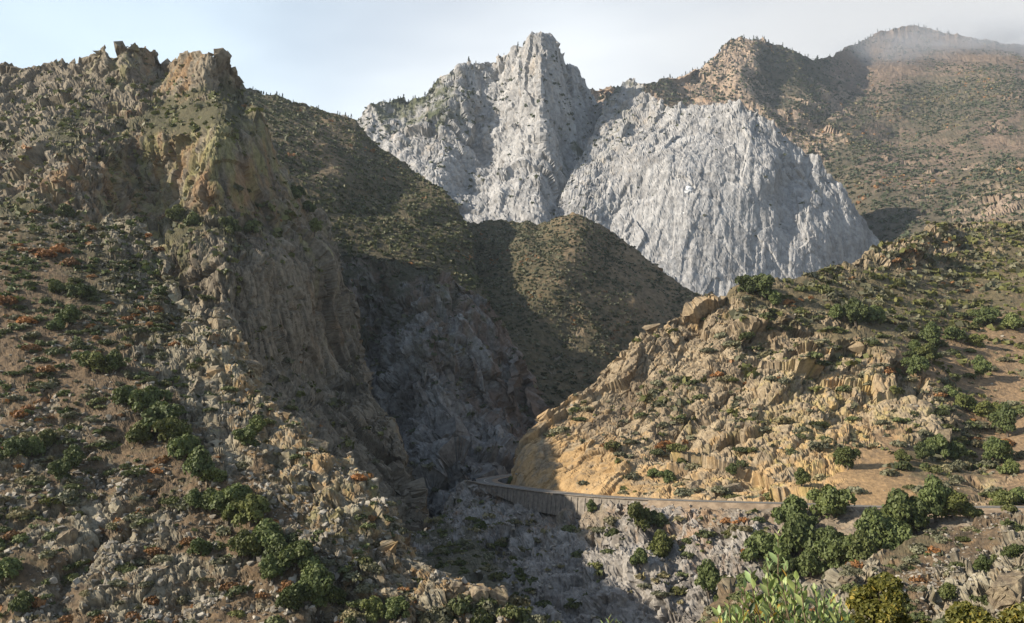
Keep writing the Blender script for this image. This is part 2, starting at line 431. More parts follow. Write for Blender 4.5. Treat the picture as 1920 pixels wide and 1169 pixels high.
sheet('mountain', rails([(1040,215),(1105,165),(1130,156),(1160,154),(1190,152),(1220,152),(1260,138),(1290,128),(1318,116),(1335,100),(1350,82),(1370,70),(1390,64),(1408,75),
        (1440,84),(1470,88),(1500,98),(1525,112),(1550,106),(1580,95),(1610,80),(1650,60),(1690,48),(1730,52),(1780,62),(1850,72),(1920,85),(2080,120)], 560),
      [(1040,215,2300),(1160,152,2450),(1290,128,2700),(1390,64,2900),(1385,130,2650),(1380,190,2480),(1300,200,2450),(1330,160,2600),(1445,150,2800),(1430,200,2560),(1500,98,2980),
       (1525,112,3050),(1540,280,2350),(1500,200,2560),(1560,400,1900),(1690,48,4300),(1920,85,4000),(2080,120,3900),(1610,140,3500),(1750,150,3300),(1900,150,3000),(1600,250,2450),
       (1680,200,2750),(1680,260,2550),(1750,250,2450),(1820,250,2250),(1900,250,2200),(1650,350,1850),(1720,300,2150),(1800,350,1800),(1860,300,1950),(1920,350,1600),(1700,430,1500),(1780,420,1450),(1920,430,1250),
       (1040,560,1700),(1400,560,1650),(1700,560,1200),(1920,560,1000),(2080,560,950),(1400,400,1950),(2080,300,1800)],
      dict(size=60.0, rot=(0.2, 0.1, 0.3), stretch=(1, 1, 1.5), amp=0.3, gully=.3, fold=50.0, fold_size=300.0, soil=0.16, veg_size=70.0, edge=1.6), C_FAR,
      dict(f_rock=[(1385,100,1.0),(1380,190,.8),(1440,110,.15),(1500,120,.0),(1250,170,.4),(1160,170,.7),(1520,200,.6),(1560,190,.7),(1690,80,.1),(1800,120,.1),(1600,220,.35),(1750,250,.2),(1850,200,.3),
                   (1620,300,.2),(1750,330,.3),(1880,390,.55),(1900,300,.3),(1700,420,.3)],
           f_veg=[(1385,100,.2),(1450,100,.95),(1500,120,.9),(1690,80,.1),(1620,110,.05),(1800,120,.25),(1760,180,.95),(1850,170,.7),(1640,190,.5),(1560,160,.5),(1540,280,.9),(1650,300,.4),(1750,290,.4),(1870,250,.3),(1880,330,.8),(1800,360,.6),
                  (1650,380,.7),(1700,430,.7),(1250,160,.6),(1300,180,.4)],
           f_stain=[(1385,100,.3),(1330,170,.6),(1400,180,.5),(1560,190,.5),(1750,300,.45)], f_lichen=.4),
      step=2.6, back=(500.0, 0.6), label='brown and green mountainside rising to a smoking summit, behind the white cliff', cat='mountain')

sheet('marble_peak', rails([(590,262),(640,228),(665,222),(672,212),(690,196),(720,191),(760,186),(790,183),(803,175),(812,158),(825,140),(845,133),(865,122),(880,113),(895,118),(915,115),
        (945,105),(960,95),(980,82),(995,72),(1012,68),(1030,74),(1045,86),(1053,102),(1060,120),(1080,132),(1092,145),(1105,165),(1120,185),(1150,215),(1200,250)], 500),
      [(590,262,1860),(640,228,1850),(672,212,1820),(700,192,1810),(760,186,1830),(803,175,1840),(825,140,1850),(845,133,1830),(880,113,1850),(915,115,1870),(945,105,1850),(980,82,1810),(1012,68,1770),(1040,80,1830),(1053,102,1870),(1080,132,1920),(1105,165,1950),(1150,215,1990),(1200,250,2000),
       (1021,110,1715),(1020,150,1665),(1016,200,1615),(1014,250,1570),(1012,330,1500),(1016,380,1455),(1020,430,1405),(1045,130,1790),(1060,170,1790),(1090,240,1760),(1065,230,1720),(1070,300,1650),(1045,370,1530),(1050,430,1440),
       (950,150,1800),(990,150,1720),(985,215,1690),(960,210,1715),(950,250,1690),(900,160,1830),(870,170,1800),(850,160,1790),(890,215,1780),(880,200,1740),(905,250,1720),(915,290,1690),(940,290,1640),(985,300,1580),(955,320,1575),(920,350,1545),(888,393,1500),(890,330,1600),(875,350,1590),(870,310,1620),
       (840,200,1720),(810,200,1760),(820,240,1690),(850,280,1630),(850,330,1555),(860,380,1500),(780,220,1780),(770,250,1720),(740,225,1790),(720,210,1800),(690,215,1790),(690,250,1730),(730,270,1690),(745,250,1710),(770,300,1610),(800,330,1560),(800,290,1630),(820,370,1500),(700,300,1660),
       (950,390,1470),(1000,420,1420),(900,430,1440),(900,500,1330),(700,400,1560),(700,500,1440),(1050,500,1330),(590,400,1650),(590,500,1500),(1200,500,1500)],
      dict(big=.4, flute=1.6, jag=2.2, size=26.0, rot=(0.0, 0.16, 0.5), stretch=(1, 1, 5.0), rib=.9, rib_long=.3, amp=0.50, gully=.5, fold=17.0, fold_size=105.0, soil=0.15, stain_stretch=(1, 1, .3), edge=1.2, veg_size=35.0, stain_max=.5, lichen_max=.5), C_MARBLE,
      dict(f_rock=[(1010,100,1),(950,250,1),(760,200,.45),(720,205,.4),(820,230,.55),(860,160,.6),(700,260,.85),(1060,250,.62),(1050,330,.6),(880,300,.75),(900,400,1),(780,330,.9),(1020,350,1),(900,130,.8)],
           f_veg=.75, f_stain=[(700,230,.6),(830,270,.5),(1010,200,.55),(950,300,.25),(900,400,.25)], f_lichen=.35),
      back=(260.0, 0.9), label='pale grey marble peak with a sharp sunlit prow and shaded right face', cat='peak')

sheet('marble_cliff', rails([(1020,430),(1035,405),(1052,368),(1075,322),(1098,280),(1116,245),(1130,200),(1142,172),(1165,155),(1188,147),(1206,158),(1220,178),(1245,195),(1270,203),(1295,194),(1330,192),
        (1360,188),(1395,192),(1420,208),(1440,224),(1460,240),(1480,262),(1510,280),(1535,300),(1550,325),(1575,345),(1590,375),(1610,395),(1630,420),(1645,440),(1656,462),(1672,500)],
        {0: (1000,500), 9: (1120,600), 17: (1380,620), 31: (1690,600)}),
      [(1020,430,1440),(1052,368,1500),(1075,322,1560),(1116,245,1690),(1142,172,1850),(1188,147,1900),(1225,185,1760),(1300,195,1650),(1390,190,1600),(1480,262,1560),(1550,325,1530),(1610,395,1500),(1656,462,1480),
       (1180,200,1760),(1170,250,1640),(1130,300,1560),(1100,360,1470),(1105,400,1420),(1160,330,1520),(1150,400,1450),(1200,240,1660),(1195,280,1560),(1250,300,1480),(1300,250,1560),(1300,400,1380),(1350,230,1580),(1400,300,1470),(1400,400,1400),(1385,360,1415),
       (1445,300,1475),(1448,340,1440),(1452,410,1405),(1464,345,1490),(1472,410,1440),(1500,400,1420),(1550,450,1400),(1300,550,1270),(1450,520,1330),(1600,500,1430),(1200,480,1340),(1000,500,1380),(1120,600,1200),(1690,600,1380),(1380,620,1220)],
      dict(big=.3, flute=1.0, jag=2.6, size=24.0, rot=(0.0, -0.14, 0.4), stretch=(1, 1, 6.0), rib=.9, rib_long=.3, amp=0.42, gully=.5, fold=10.0, fold_size=75.0, soil=0.15, stain_stretch=(1, 1, .18), edge=1.1, veg_size=30.0, stain_max=.45, lichen_max=.4), C_MARBLE,
      dict(f_rock=[(1160,180,.6),(1200,230,.75),(1300,220,.85),(1400,220,.9),(1400,350,1),(1250,400,1),(1550,400,.95),(1100,350,.8),(1130,260,.6),(1450,500,1)],
           f_veg=.7, f_free=[(1100,300,1),(1180,250,1),(1200,350,.8),(1350,300,.55),(1400,420,.45),(1300,480,.5),(1550,450,.6),(1460,330,1),(1500,300,.9)], f_stain=[(1180,180,.7),(1300,400,.3),(1500,330,.45),(1400,250,.3)], f_lichen=[(1180,190,.75),(1300,300,.3),(1500,400,.4)]),
      back=(240.0, 0.9), label='broad pale grey marble cliff streaked with vertical cracks below the peaks', cat='cliff')

sheet('left_hillside', rails([(425,150),(460,165),(480,170),(520,178),(560,192),(600,207),(640,218),(668,228),(690,255),(720,285),(760,308),(800,330),(835,358),(855,385),(872,412),(882,450),(892,490),(905,540),(925,600)],
        {0: (430,560), 8: (640,640), 18: (930,680)}),
      [(425,150,1150),(480,170,1150),(600,207,1160),(668,228,1150),(760,308,1080),(835,358,1000),(872,412,950),(892,490,850),(925,600,760),(560,300,900),(600,260,1000),(650,380,860),(640,320,930),(720,380,930),(760,420,860),(840,470,820),(600,450,720),(700,440,780),(750,500,700),
       (880,560,720),(500,300,850),(520,230,1000),(450,400,750),(430,560,640),(500,560,640),(700,620,590),(930,680,650)],
      dict(size=16.0, rot=(0.2, 0.1, 0.3), stretch=(1, 1, 1.5), amp=0.5, fold=20.0, fold_size=110.0, soil=0.2, veg_size=24.0, edge=1.5), C_GREEN,
      dict(f_rock=[(560,300,.25),(640,300,.25),(700,320,.1),(800,400,.05),(600,450,.15)], f_veg=[(500,200,.8),(560,300,.45),(620,290,.35),(700,330,.9),(800,380,.95),(620,420,.85),(750,480,.8)], f_stain=.5, f_lichen=.4),
      back=(150.0, 0.8), label='dark green brushy hillside sloping down behind the left crags', cat='hillside')

sheet('brushy_hill', rails([(820,445),(865,422),(900,418),(935,411),(970,412),(1005,420),(1025,415),(1050,403),(1078,397),(1100,407),(1130,425),(1160,445),(1200,478),(1240,505),(1280,533),(1310,552),(1350,575),(1420,620)], 800),
      [(820,445,1000),(900,418,1060),(970,412,1090),(1010,420,1060),(1030,412,1000),(1078,397,970),(1160,445,1000),(1240,505,980),(1310,552,950),(1420,620,930),(1040,425,955),(985,458,920),(930,500,880),(885,535,850),
       (945,440,1020),(900,460,980),(910,490,930),(1110,460,900),(1100,520,850),(1200,560,860),(1260,570,900),(1050,500,850),(1000,600,760),(960,540,830),(1100,650,750),(1060,610,770),(1200,650,800),(1000,760,650),(1150,760,680),(850,700,650),(1420,800,700),(820,800,600)],
      dict(size=14.0, rot=(0.2, 0.1, 0.3), stretch=(1, 1, 1.5), amp=0.5, fold=15.0, fold_size=80.0, soil=0.18, veg_size=16.0, edge=1.5), C_GREEN,
      dict(f_rock=[(940,450,.0),(1100,450,.1),(1110,470,.25),(1200,530,.25),(1000,600,.2),(1040,650,.4),(1100,700,.2),(1250,560,.15)], f_veg=[(930,440,1),(1060,430,.5),(1130,460,.3),(1100,540,.4),(1200,560,.3),(1250,600,.5),(1050,620,.6),(1050,700,.7)], f_stain=.5, f_lichen=.4),
      back=(120.0, 0.8), label='rounded brushy hill below the marble cliff, half in shadow', cat='hill')

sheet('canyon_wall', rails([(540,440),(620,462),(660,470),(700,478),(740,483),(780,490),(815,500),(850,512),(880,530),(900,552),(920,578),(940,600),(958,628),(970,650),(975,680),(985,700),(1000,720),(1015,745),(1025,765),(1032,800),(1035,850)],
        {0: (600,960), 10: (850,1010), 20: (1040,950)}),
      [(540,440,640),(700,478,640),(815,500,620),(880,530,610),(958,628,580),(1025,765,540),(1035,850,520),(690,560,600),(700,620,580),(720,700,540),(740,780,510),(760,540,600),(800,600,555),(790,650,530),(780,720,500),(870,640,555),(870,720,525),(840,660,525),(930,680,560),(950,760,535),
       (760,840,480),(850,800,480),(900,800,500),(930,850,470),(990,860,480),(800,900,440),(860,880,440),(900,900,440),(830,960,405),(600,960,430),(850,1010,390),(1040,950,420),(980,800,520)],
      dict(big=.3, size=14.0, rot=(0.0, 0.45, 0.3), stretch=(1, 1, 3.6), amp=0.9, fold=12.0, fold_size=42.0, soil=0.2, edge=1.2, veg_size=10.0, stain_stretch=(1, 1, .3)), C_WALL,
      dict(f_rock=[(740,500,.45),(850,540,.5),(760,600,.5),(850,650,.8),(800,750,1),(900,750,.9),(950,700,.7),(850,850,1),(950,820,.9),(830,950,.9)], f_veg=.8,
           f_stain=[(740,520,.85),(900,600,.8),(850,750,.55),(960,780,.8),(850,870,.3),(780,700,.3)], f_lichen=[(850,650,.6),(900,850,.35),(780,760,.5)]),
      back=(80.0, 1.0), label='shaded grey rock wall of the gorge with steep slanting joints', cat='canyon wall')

sheet('left_crags', rails([(-260,150),(-100,135),(0,120),(40,125),(95,116),(130,113),(160,113),(185,101),(190,90),(196,87),(202,104),(213,98),(225,82),(240,77),(258,82),(272,86),(290,98),(300,112),(308,124),
        (320,115),(345,104),(375,98),(405,95),(420,98),(432,108),(440,130),(450,150),(457,175),(463,192),(480,203),(497,222),(505,245),(515,275),(527,300),(545,325),(562,345),(580,370),(605,395),(622,425),(638,470),(650,520),
        (660,560),(667,600),(670,650),(678,690),(700,740),(725,790),(745,850),(760,900),(790,960)],
        {0: (-260,560), 8: (80,570), 18: (230,600), 28: (330,680), 33: (420,800), 40: (560,900), 49: (800,1000)}),
      [(-260,150,720),(0,120,690),(95,116,668),(160,113,655),(190,92,640),(196,87,632),(240,77,625),(285,98,640),(308,124,655),(345,104,600),(405,95,575),(425,100,590),(440,130,600),(463,192,610),
       (60,200,590),(130,170,605),(150,230,552),(240,130,605),(230,160,600),(280,170,600),(300,200,575),(330,150,588),(375,150,568),(385,190,555),(392,130,570),(440,185,600),(415,160,585),
       (250,230,540),(320,225,535),(380,212,530),(430,200,525),(300,245,515),
       (405,215,505),(480,203,535),(505,245,545),(402,240,490),(420,225,500),(398,300,470),(392,360,458),(382,410,450),(527,300,550),(540,380,515),(527,430,495),(460,250,510),(470,330,495),(455,420,466),(520,440,484),(490,300,515),
       (340,270,505),(350,330,485),(320,300,510),(300,350,505),(340,400,470),
       (60,280,490),(100,285,475),(165,275,485),(205,285,490),(60,390,430),(120,400,425),(190,405,432),(222,330,475),(210,400,440),(236,340,500),(270,400,485),(250,300,515),(300,430,455),
       (0,300,512),(0,400,425),(-260,400,440),(0,220,592),
       (562,345,560),(560,440,505),(545,350,535),(600,395,560),(600,500,492),(560,520,468),(640,480,545),(640,560,518),(660,560,545),(600,600,474),(640,640,505),(500,480,440),(500,560,428),(420,450,432),(420,500,408),(350,460,430),(340,520,430),(400,560,405),(540,700,418),(640,720,475),(672,650,525),(560,800,375),(680,800,430),(690,740,450),(745,850,420),(730,920,392),
       (-260,560,330),(80,570,355),(230,600,350),(330,680,345),(420,800,340),(560,900,330),(800,1000,350),(790,960,385)],
      dict(big=.17, jag=2.0, size=13.0, rot=(0.0, 0.3, 0.3), stretch=(1, 1, 3.2), amp=0.95, gully=.6, fold=5.0, fold_size=55.0, soil=0.2, edge=1.3, veg_size=9.0, stain_stretch=(1, 1, .25)), C_CRAG,
      dict(f_free=[(460,320,.5),(420,300,.55),(500,400,.6),(380,140,.55),(440,150,.6),(240,110,.75),(150,300,.9),(100,200,.9),(300,380,.9),(560,600,1),(450,520,1),(0,300,1)], f_rock=[(20,150,.8),(100,200,.85),(240,110,1),(380,130,1),(300,225,.2),(380,205,.15),(430,195,.25),(150,240,.6),(120,245,.25),(300,170,.85),(460,300,1),(420,350,1),(120,330,1),(280,380,.9),(350,300,1),(30,330,.7),(20,420,.4),(60,405,.3),(330,415,.4),(430,445,.5),(560,370,.6),
                   (500,440,.8),(450,500,1),(600,520,1),(560,600,1),(630,650,1),(600,740,.7),(400,560,.8),(560,400,.7),(640,780,.9),(700,850,1)],
           f_veg=[(300,225,.95),(380,205,.95),(130,240,.8),(20,280,.7),(100,160,.5),(60,405,.8),(560,400,.9),(600,730,.7),(300,160,.4)],
           f_stain=[(440,240,.3),(500,280,.75),(500,400,.7),(380,320,.75),(330,270,.7),(120,350,.75),(320,130,.8),(250,120,.4),(60,200,.3),(560,500,.3),(600,600,.6),(450,480,.4),(560,650,.35)],
           f_lichen=[(420,220,.95),(440,330,.8),(480,420,.6),(250,110,.75),(210,400,.7),(380,130,.45),(100,180,.35),(560,520,.5),(650,600,.5),(560,650,.4),(160,290,.6)]),
      step=2.5, back=(140.0, 0.9), label='jagged brown crags and shaded cliffs of the left ridge', cat='crags')

NEAR_CREST = [(-320,430),(-100,415),(0,405),(60,400),(120,408),(170,412),(200,402),(225,405),(245,400),(262,415),(280,440),(300,462),(312,490),(322,520),(335,550),(350,572),(375,592),(392,604),
        (400,598),(405,586),(412,574),(420,580),(425,598),(440,620),(458,642),(470,668),(484,690),(488,720),(492,745),(515,765),(545,785),(590,815),(610,825),(630,850),(655,858),(670,880),(700,910),(720,930),(745,950),(752,975),(765,1010),(790,1035),
        (830,1065),(850,1088),(885,1096),(920,1098),(950,1104),(958,1116),(970,1138),(1000,1165),(1050,1200),(1110,1240)]
sheet('near_hillside', rails(NEAR_CREST, {0: (-320,1240), 12: (230,1240), 27: (480,1240), 40: (740,1240), 51: (1080,1290)}),
      [(-320,430,345),(0,405,360),(120,408,365),(200,402,372),(245,400,368),(280,440,352),(312,490,335),(350,572,305),(392,604,294),(412,574,292),(440,620,288),(470,668,272),(490,745,252),(545,785,240),(630,850,222),(700,910,208),(745,950,198),(765,1010,187),
       (830,1065,178),(885,1096,168),(950,1104,164),(1000,1165,160),(1110,1240,152),
       (100,500,316),(-320,500,310),(200,500,322),(270,500,330),(200,600,283),(300,620,276),(250,560,300),(380,660,262),(430,700,250),(400,740,243),(0,600,274),(-320,600,270),(150,700,244),(300,700,246),(300,800,220),(420,850,203),(470,800,222),(520,830,215),(560,900,195),(640,950,184),(600,870,208),(0,850,206),(200,850,208),
       (0,950,188),(200,950,190),(400,950,190),(640,1030,172),(400,1050,172),(700,1000,180),(0,1050,172),(200,1050,173),(600,1110,162),(750,1080,168),(830,1110,163),(0,1169,157),(200,1169,157),(400,1169,156),(600,1169,155),(800,1169,156),(950,1160,155),(-320,1240,148),(230,1240,147),(480,1240,146),(740,1240,146),(1080,1290,142)],
      dict(big=.16, size=4.6, rot=(0.3, 0.35, 0.5), stretch=(1, 1, 2.0), amp=0.85, fold=4.0, fold_size=20.0, soil=0.22, edge=1.5, veg_size=4.0, stain_stretch=(1, 1, .5)), C_NEAR,
      dict(f_rock=[(60,410,.45),(150,420,.55),(250,430,.8),(310,500,.85),(250,480,.7),(100,440,.3),(60,520,.1),(180,540,.25),(330,590,.7),(280,640,.7),(380,680,.95),(440,700,1),(450,780,1),(400,800,.8),(520,800,.95),(600,850,.95),(560,900,.7),(490,860,.5),(660,930,.9),(640,990,.85),(720,1000,.9),(760,1080,.9),(820,1120,.8),(900,1110,1),(680,1080,.75),
                   (40,640,.1),(150,700,.2),(220,640,.25),(60,760,.42),(110,800,.5),(200,860,.42),(260,800,.25),(330,850,.25),(300,920,.42),(100,930,.5),(130,1000,.58),(300,1050,.6),(230,1100,.58),(400,1000,.4),(420,1100,.5),(500,1060,.35),(560,980,.5),(600,1130,.5),(20,1100,.5),(60,600,.15),(950,1169,.4)],
           f_veg=[(60,420,.7),(100,480,.5),(40,540,.35),(200,550,.7),(60,640,.25),(180,680,.3),(150,760,.25),(60,850,.5),(250,870,.4),(100,1000,.45),(300,950,.4),(400,1120,.3),(650,1140,.6),(900,1160,.8),(560,1000,.35)],
           f_stain=[(450,700,.7),(480,800,.7),(600,830,.85),(660,900,.7),(700,1100,.65),(300,650,.4),(250,450,.35),(100,900,.2),(250,1050,.2),(900,1110,.8),(450,650,.7)],
           f_lichen=[(480,690,.7),(620,960,.75),(720,960,.7),(450,760,.5),(650,1050,.6),(250,450,.5),(100,900,.3),(300,1050,.4),(850,1110,.5)]),
      step=2.75, back=(70.0, 1.25), label='sunlit near hillside of orange soil, rubble and rock outcrops', cat='hillside')

SPUR_CREST = [(956,915),(960,890),(966,858),(976,828),(990,805),(1010,786),(1035,766),(1080,735),(1105,715),(1130,690),(1160,668),(1185,648),(1215,620),(1240,600),(1262,590),(1290,575),(1310,565),(1340,556),(1362,542),(1390,526),(1410,520),(1440,520),(1465,528),
        (1490,520),(1520,508),(1550,502),(1580,492),(1610,484),(1640,470),(1670,458),(1700,448),(1740,434),(1770,422),(1800,418),(1850,414),(1920,417),(2000,422),(2150,430)]
sheet('rocky_spur', rails(SPUR_CREST, {0: (956,950), 6: (1020,958), 20: (1420,985), 28: (1640,1000), 37: (2150,1010)}),
      [(956,915,371),(962,880,374),(976,828,386),(1010,786,399),(1080,735,414),(1130,690,424),(1215,620,440),(1310,565,455),(1410,520,468),(1465,528,480),(1550,502,520),(1640,470,580),(1740,434,650),(1850,414,720),(2150,430,700),
       (1440,570,445),(1540,600,430),(1610,625,412),(1680,660,395),(1740,720,370),(1780,790,340),(1760,850,312),(1600,570,470),(1650,590,462),(1740,650,430),(1800,720,392),(1830,790,352),(1830,850,322),(1700,520,540),(1800,520,575),(1900,560,520),(1820,620,470),(1900,700,410),(1900,830,330),(1900,900,278),(2150,700,390),
       (1250,700,405),(1330,650,418),(1400,700,388),(1480,650,405),(1550,700,382),(1620,720,372),(1680,780,345),(1100,800,378),(1170,760,390),(1250,830,352),(1400,850,322),(1330,780,362),(1480,790,345),(1510,760,350),(1550,850,308),(1560,780,352),(1650,870,293),(1050,850,366),(1000,870,365),
       (990,915,352),(1100,922,318),(1200,927,297),(1300,930,286),(1440,935,275),(1540,938,266),(1640,944,256),(1760,944,247),(1920,944,240),(956,950,362),(1020,958,330),(1200,970,275),(1420,985,250),(1640,1000,230),(2150,1010,205)],
      dict(size=7.5, rot=(0.1, -0.45, 0.4), stretch=(1, 1, 3.0), amp=0.95, gully=.6, fold=8.0, fold_size=55.0, soil=0.2, edge=1.3, veg_size=7.0, stain_stretch=(1, 1, .3)), C_SPUR,
      dict(f_free=[(1000,810,.5),(1050,775,.65),(1000,880,.4),(1080,890,.38),(1150,890,.45),(1220,890,.6),(1330,935,.5),(1250,760,1),(1060,800,.75),(1400,800,1),(1600,700,1),(1640,900,.6),(1900,700,.8)], f_rock=[(1000,850,1),(1100,800,1),(1100,900,1),(1200,850,1),(1250,700,.9),(1300,600,.95),(1350,580,.7),(1420,540,.25),(1450,640,.65),(1400,700,.75),(1400,850,1),(1500,850,1),(1450,900,1),(1620,690,1),(1700,740,.9),(1540,700,.6),(1560,620,.5),(1760,800,.7),(1600,830,.5),(1620,900,.05),(1660,900,.0),(1740,890,.25),(1850,890,.5),
                   (1650,560,.1),(1700,480,.6),(1800,460,.5),(1600,500,.5),(1850,560,.2),(1800,640,.05),(1830,700,.0),(1880,620,.15),(1900,760,.05),(1860,820,.1),(1680,630,.15),(1900,450,.4),(1560,930,.5)],
           f_veg=[(1420,540,.9),(1650,560,.8),(1850,560,.7),(1830,700,.05),(1860,720,.05),(1780,650,.3),(1900,780,.2),(1800,820,.6),(1450,640,.5),(1250,720,.3),(1640,900,.0),(1600,900,.0),(1740,860,.7),(1850,900,.4),(1700,480,.5)],
           f_stain=[(1000,860,.8),(1080,870,.95),(1150,880,.9),(1200,890,.85),(1100,800,.62),(1250,760,.42),(1300,580,.65),(1250,600,.62),(1400,800,.58),(1500,820,.65),(1400,900,.72),(1600,690,.7),(1700,740,.4),(1450,640,.36),(1640,900,1.0),(1600,930,1.0),(1680,890,.9),(1760,800,.2),(1720,480,.4),(1850,700,.2)],
           f_lichen=[(1230,840,.6),(1480,780,.75),(1300,800,.6),(1380,870,.6),(1620,700,.7),(1250,690,.35),(1000,860,.25),(1100,860,.25),(1650,620,.5),(1730,500,.6)]),
      step=2.45, back=(60.0, 1.0), fix=cut_above, label='sunlit orange rock spur above the mountain road with brushy upper slope', cat='spur')

sheet('gorge_slope', rails([(770,1000),(800,985),(828,955),(845,925),(862,910),(880,906),(905,909),(940,914),(1000,923),(1060,932),(1140,942),(1200,945),(1300,948),(1440,951),(1560,955),(1640,960),(1760,964),(1920,966),(2100,970)],
        {0: (760,1230), 9: (1040,1250), 18: (2100,1250)}),
      [(770,1000,330),(800,985,345),(828,955,362),(862,910,374),(905,909,364),(940,914,352),(1000,923,334),(1060,932,314),(1140,942,291),(1200,945,280),(1300,948,268),(1440,951,259),(1640,960,240),(1920,966,222),(2100,970,215),
       (880,960,340),(840,1000,320),(900,1000,310),(950,960,332),(1000,1000,292),(1000,960,322),(1100,1050,262),(1100,990,284),(1200,1000,268),(1200,1060,246),(1130,1100,240),(1300,1000,254),(1400,1000,246),(1300,1100,232),(1250,1040,255),(1250,1100,232),(1180,1120,236),(1100,1150,232),(1000,1100,250),(900,1060,265),(950,1060,270),(870,1100,245),(960,1140,228),
       (760,1230,200),(1040,1250,205),(1300,1250,205),(1450,1080,228),(1600,1050,215),(1800,1000,212),(1600,1250,185),(2100,1250,170)],
      dict(big=.25, size=6.0, rot=(0.2, 0.6, 0.3), stretch=(1, 1, 2.6), amp=0.85, fold=5.0, fold_size=26.0, soil=0.25, edge=1.4, veg_size=6.0, stain_stretch=(1, 1, .3)), C_LOW,
      dict(f_rock=[(860,930,.6),(880,980,.6),(950,960,.8),(1000,1000,.7),(1100,1000,.5),(1100,1080,.9),(1200,1080,.9),(1250,1050,.9),(1300,1000,.85),(1280,960,.6),(1350,960,.3),(1400,1000,.8),(1380,1060,.8),(1560,980,.1),(1600,1000,.1),(900,1050,.3),(950,1120,.6),(1700,980,.1)],
           f_veg=[(900,1040,.8),(960,1020,.7),(1100,1000,.3),(1200,1000,.4),(1350,960,.3),(1400,1050,.1),(1580,980,.05)], f_stain=[(960,960,.55),(1000,980,.65),(1300,990,.8),(1100,1050,.2),(1200,1100,.3),(1400,1000,.5)], f_lichen=.4),
      step=2.6, back=(12.0, 0.3), fix=cut_below, label='rocky slope below the road falling into the shaded gorge', cat='slope')

sheet('foreground_slope', rails([(1230,1240),(1290,1185),(1320,1140),(1350,1115),(1390,1100),(1430,1090),(1480,1086),(1520,1082),(1560,1074),(1590,1058),(1630,1042),(1660,1028),(1700,1014),(1740,1002),(1780,988),(1820,975),(1870,962),(1920,952),(2000,942),(2150,930)], 1330),
      [(1230,1240,118),(1320,1140,128),(1430,1090,132),(1520,1082,130),(1590,1058,132),(1700,1014,140),(1820,975,147),(1920,952,152),(2150,930,158),(1570,1090,124),(1600,1169,108),(1700,1169,106),(1720,1080,124),(1800,1050,130),(1850,1040,132),(1840,1110,112),(1900,1060,116),(1890,1110,106),(1920,1169,98),(1780,1140,112),(1450,1169,110),(2150,1100,112),(1230,1330,95),(1600,1330,82),(2150,1330,78)],
      dict(size=3.2, rot=(0.2, 0.3, 0.4), stretch=(1, 1, 1.3), amp=0.9, fold=3.0, fold_size=14.0, soil=0.22, edge=1.4, veg_size=3.0), C_NEAR,
      dict(f_rock=[(1450,1100,.6),(1560,1090,.8),(1600,1080,.9),(1640,1100,.6),(1700,1040,.25),(1760,1060,.3),(1850,1000,.3),(1900,1060,.9),(1870,1110,.95),(1800,1150,.9),(1720,1120,.3),(1350,1130,.4)],
           f_veg=[(1500,1085,.5),(1700,1020,.6),(1780,1060,.3),(1850,1020,.3)], f_stain=.5, f_lichen=.45),
      step=3.0, back=(30.0, 0.8), label='brushy rock slope in front of the dark oak grove', cat='slope')

# ------------------------------------------------------------------ what is in view (a depth buffer of the landforms)
ZB = np.full((300, 490), 1e9)
def zb_idx(px, py): return np.clip(((py + 20) / 4).astype(int), 0, 299), np.clip(((px + 20) / 4).astype(int), 0, 489)
for sh in SHEETS.values():
    m = sh['front'] & (sh['px'] > -20) & (sh['px'] < 1940) & (sh['py'] > -20) & (sh['py'] < 1180)
    j, i = zb_idx(sh['px'][m], sh['py'][m]); np.minimum.at(ZB, (j, i), sh['d'][m])
def in_view(P, lift=0.0):
    px, py, d = project(np.asarray(P) + np.array([0, 0, lift]))
    j, i = zb_idx(px, py)
    return (px > -15) & (px < 1935) & (py > -15) & (py < 1184) & (d < ZB[j, i] * 1.02 + 2.0), px, py, d

# ------------------------------------------------------------------ plant materials
def leaf_material(name, dark, light, warm=None, rough=0.6, trans=0.12):
    m = bpy.data.materials.new(name); m.use_nodes = True
    t = m.node_tree; t.nodes.clear(); g = G(t)
    tone = g.o(g.n('ShaderNodeAttribute', attribute_name='leaf_tone'), 'Fac')
    rnd = g.o(g.n('ShaderNodeObjectInfo'), 'Random')
    col = g.mix(tone, dark, light)
    col = g.mix(g.ss(rnd, 0.5, 1.0) * 0.35, col, g.v('MULTIPLY', col, (1.7, 1.25, 0.8)))
    col = g.v('SCALE', col, scale=g.m('FRACT', rnd * 7.13) * 0.55 + 0.72)
    if warm: col = g.mix(g.ss(tone, 0.82, 0.98) * 0.7, col, warm)
    bs = g.n('ShaderNodeBsdfPrincipled', {'Base Color': col, 'Roughness': rough})
    bs.inputs['Specular IOR Level'].default_value = 0.25
    tr = g.n('ShaderNodeBsdfTranslucent', {'Color': g.v('MULTIPLY', col, (1.1, 1.2, 0.6))})
    mx = g.n('ShaderNodeMixShader'); mx.inputs[0].default_value = trans
    t.links.new(bs.outputs[0], mx.inputs[1]); t.links.new(tr.outputs[0], mx.inputs[2])
    out = g.n('ShaderNodeOutputMaterial'); t.links.new(mx.outputs[0], out.inputs[0])
    return m
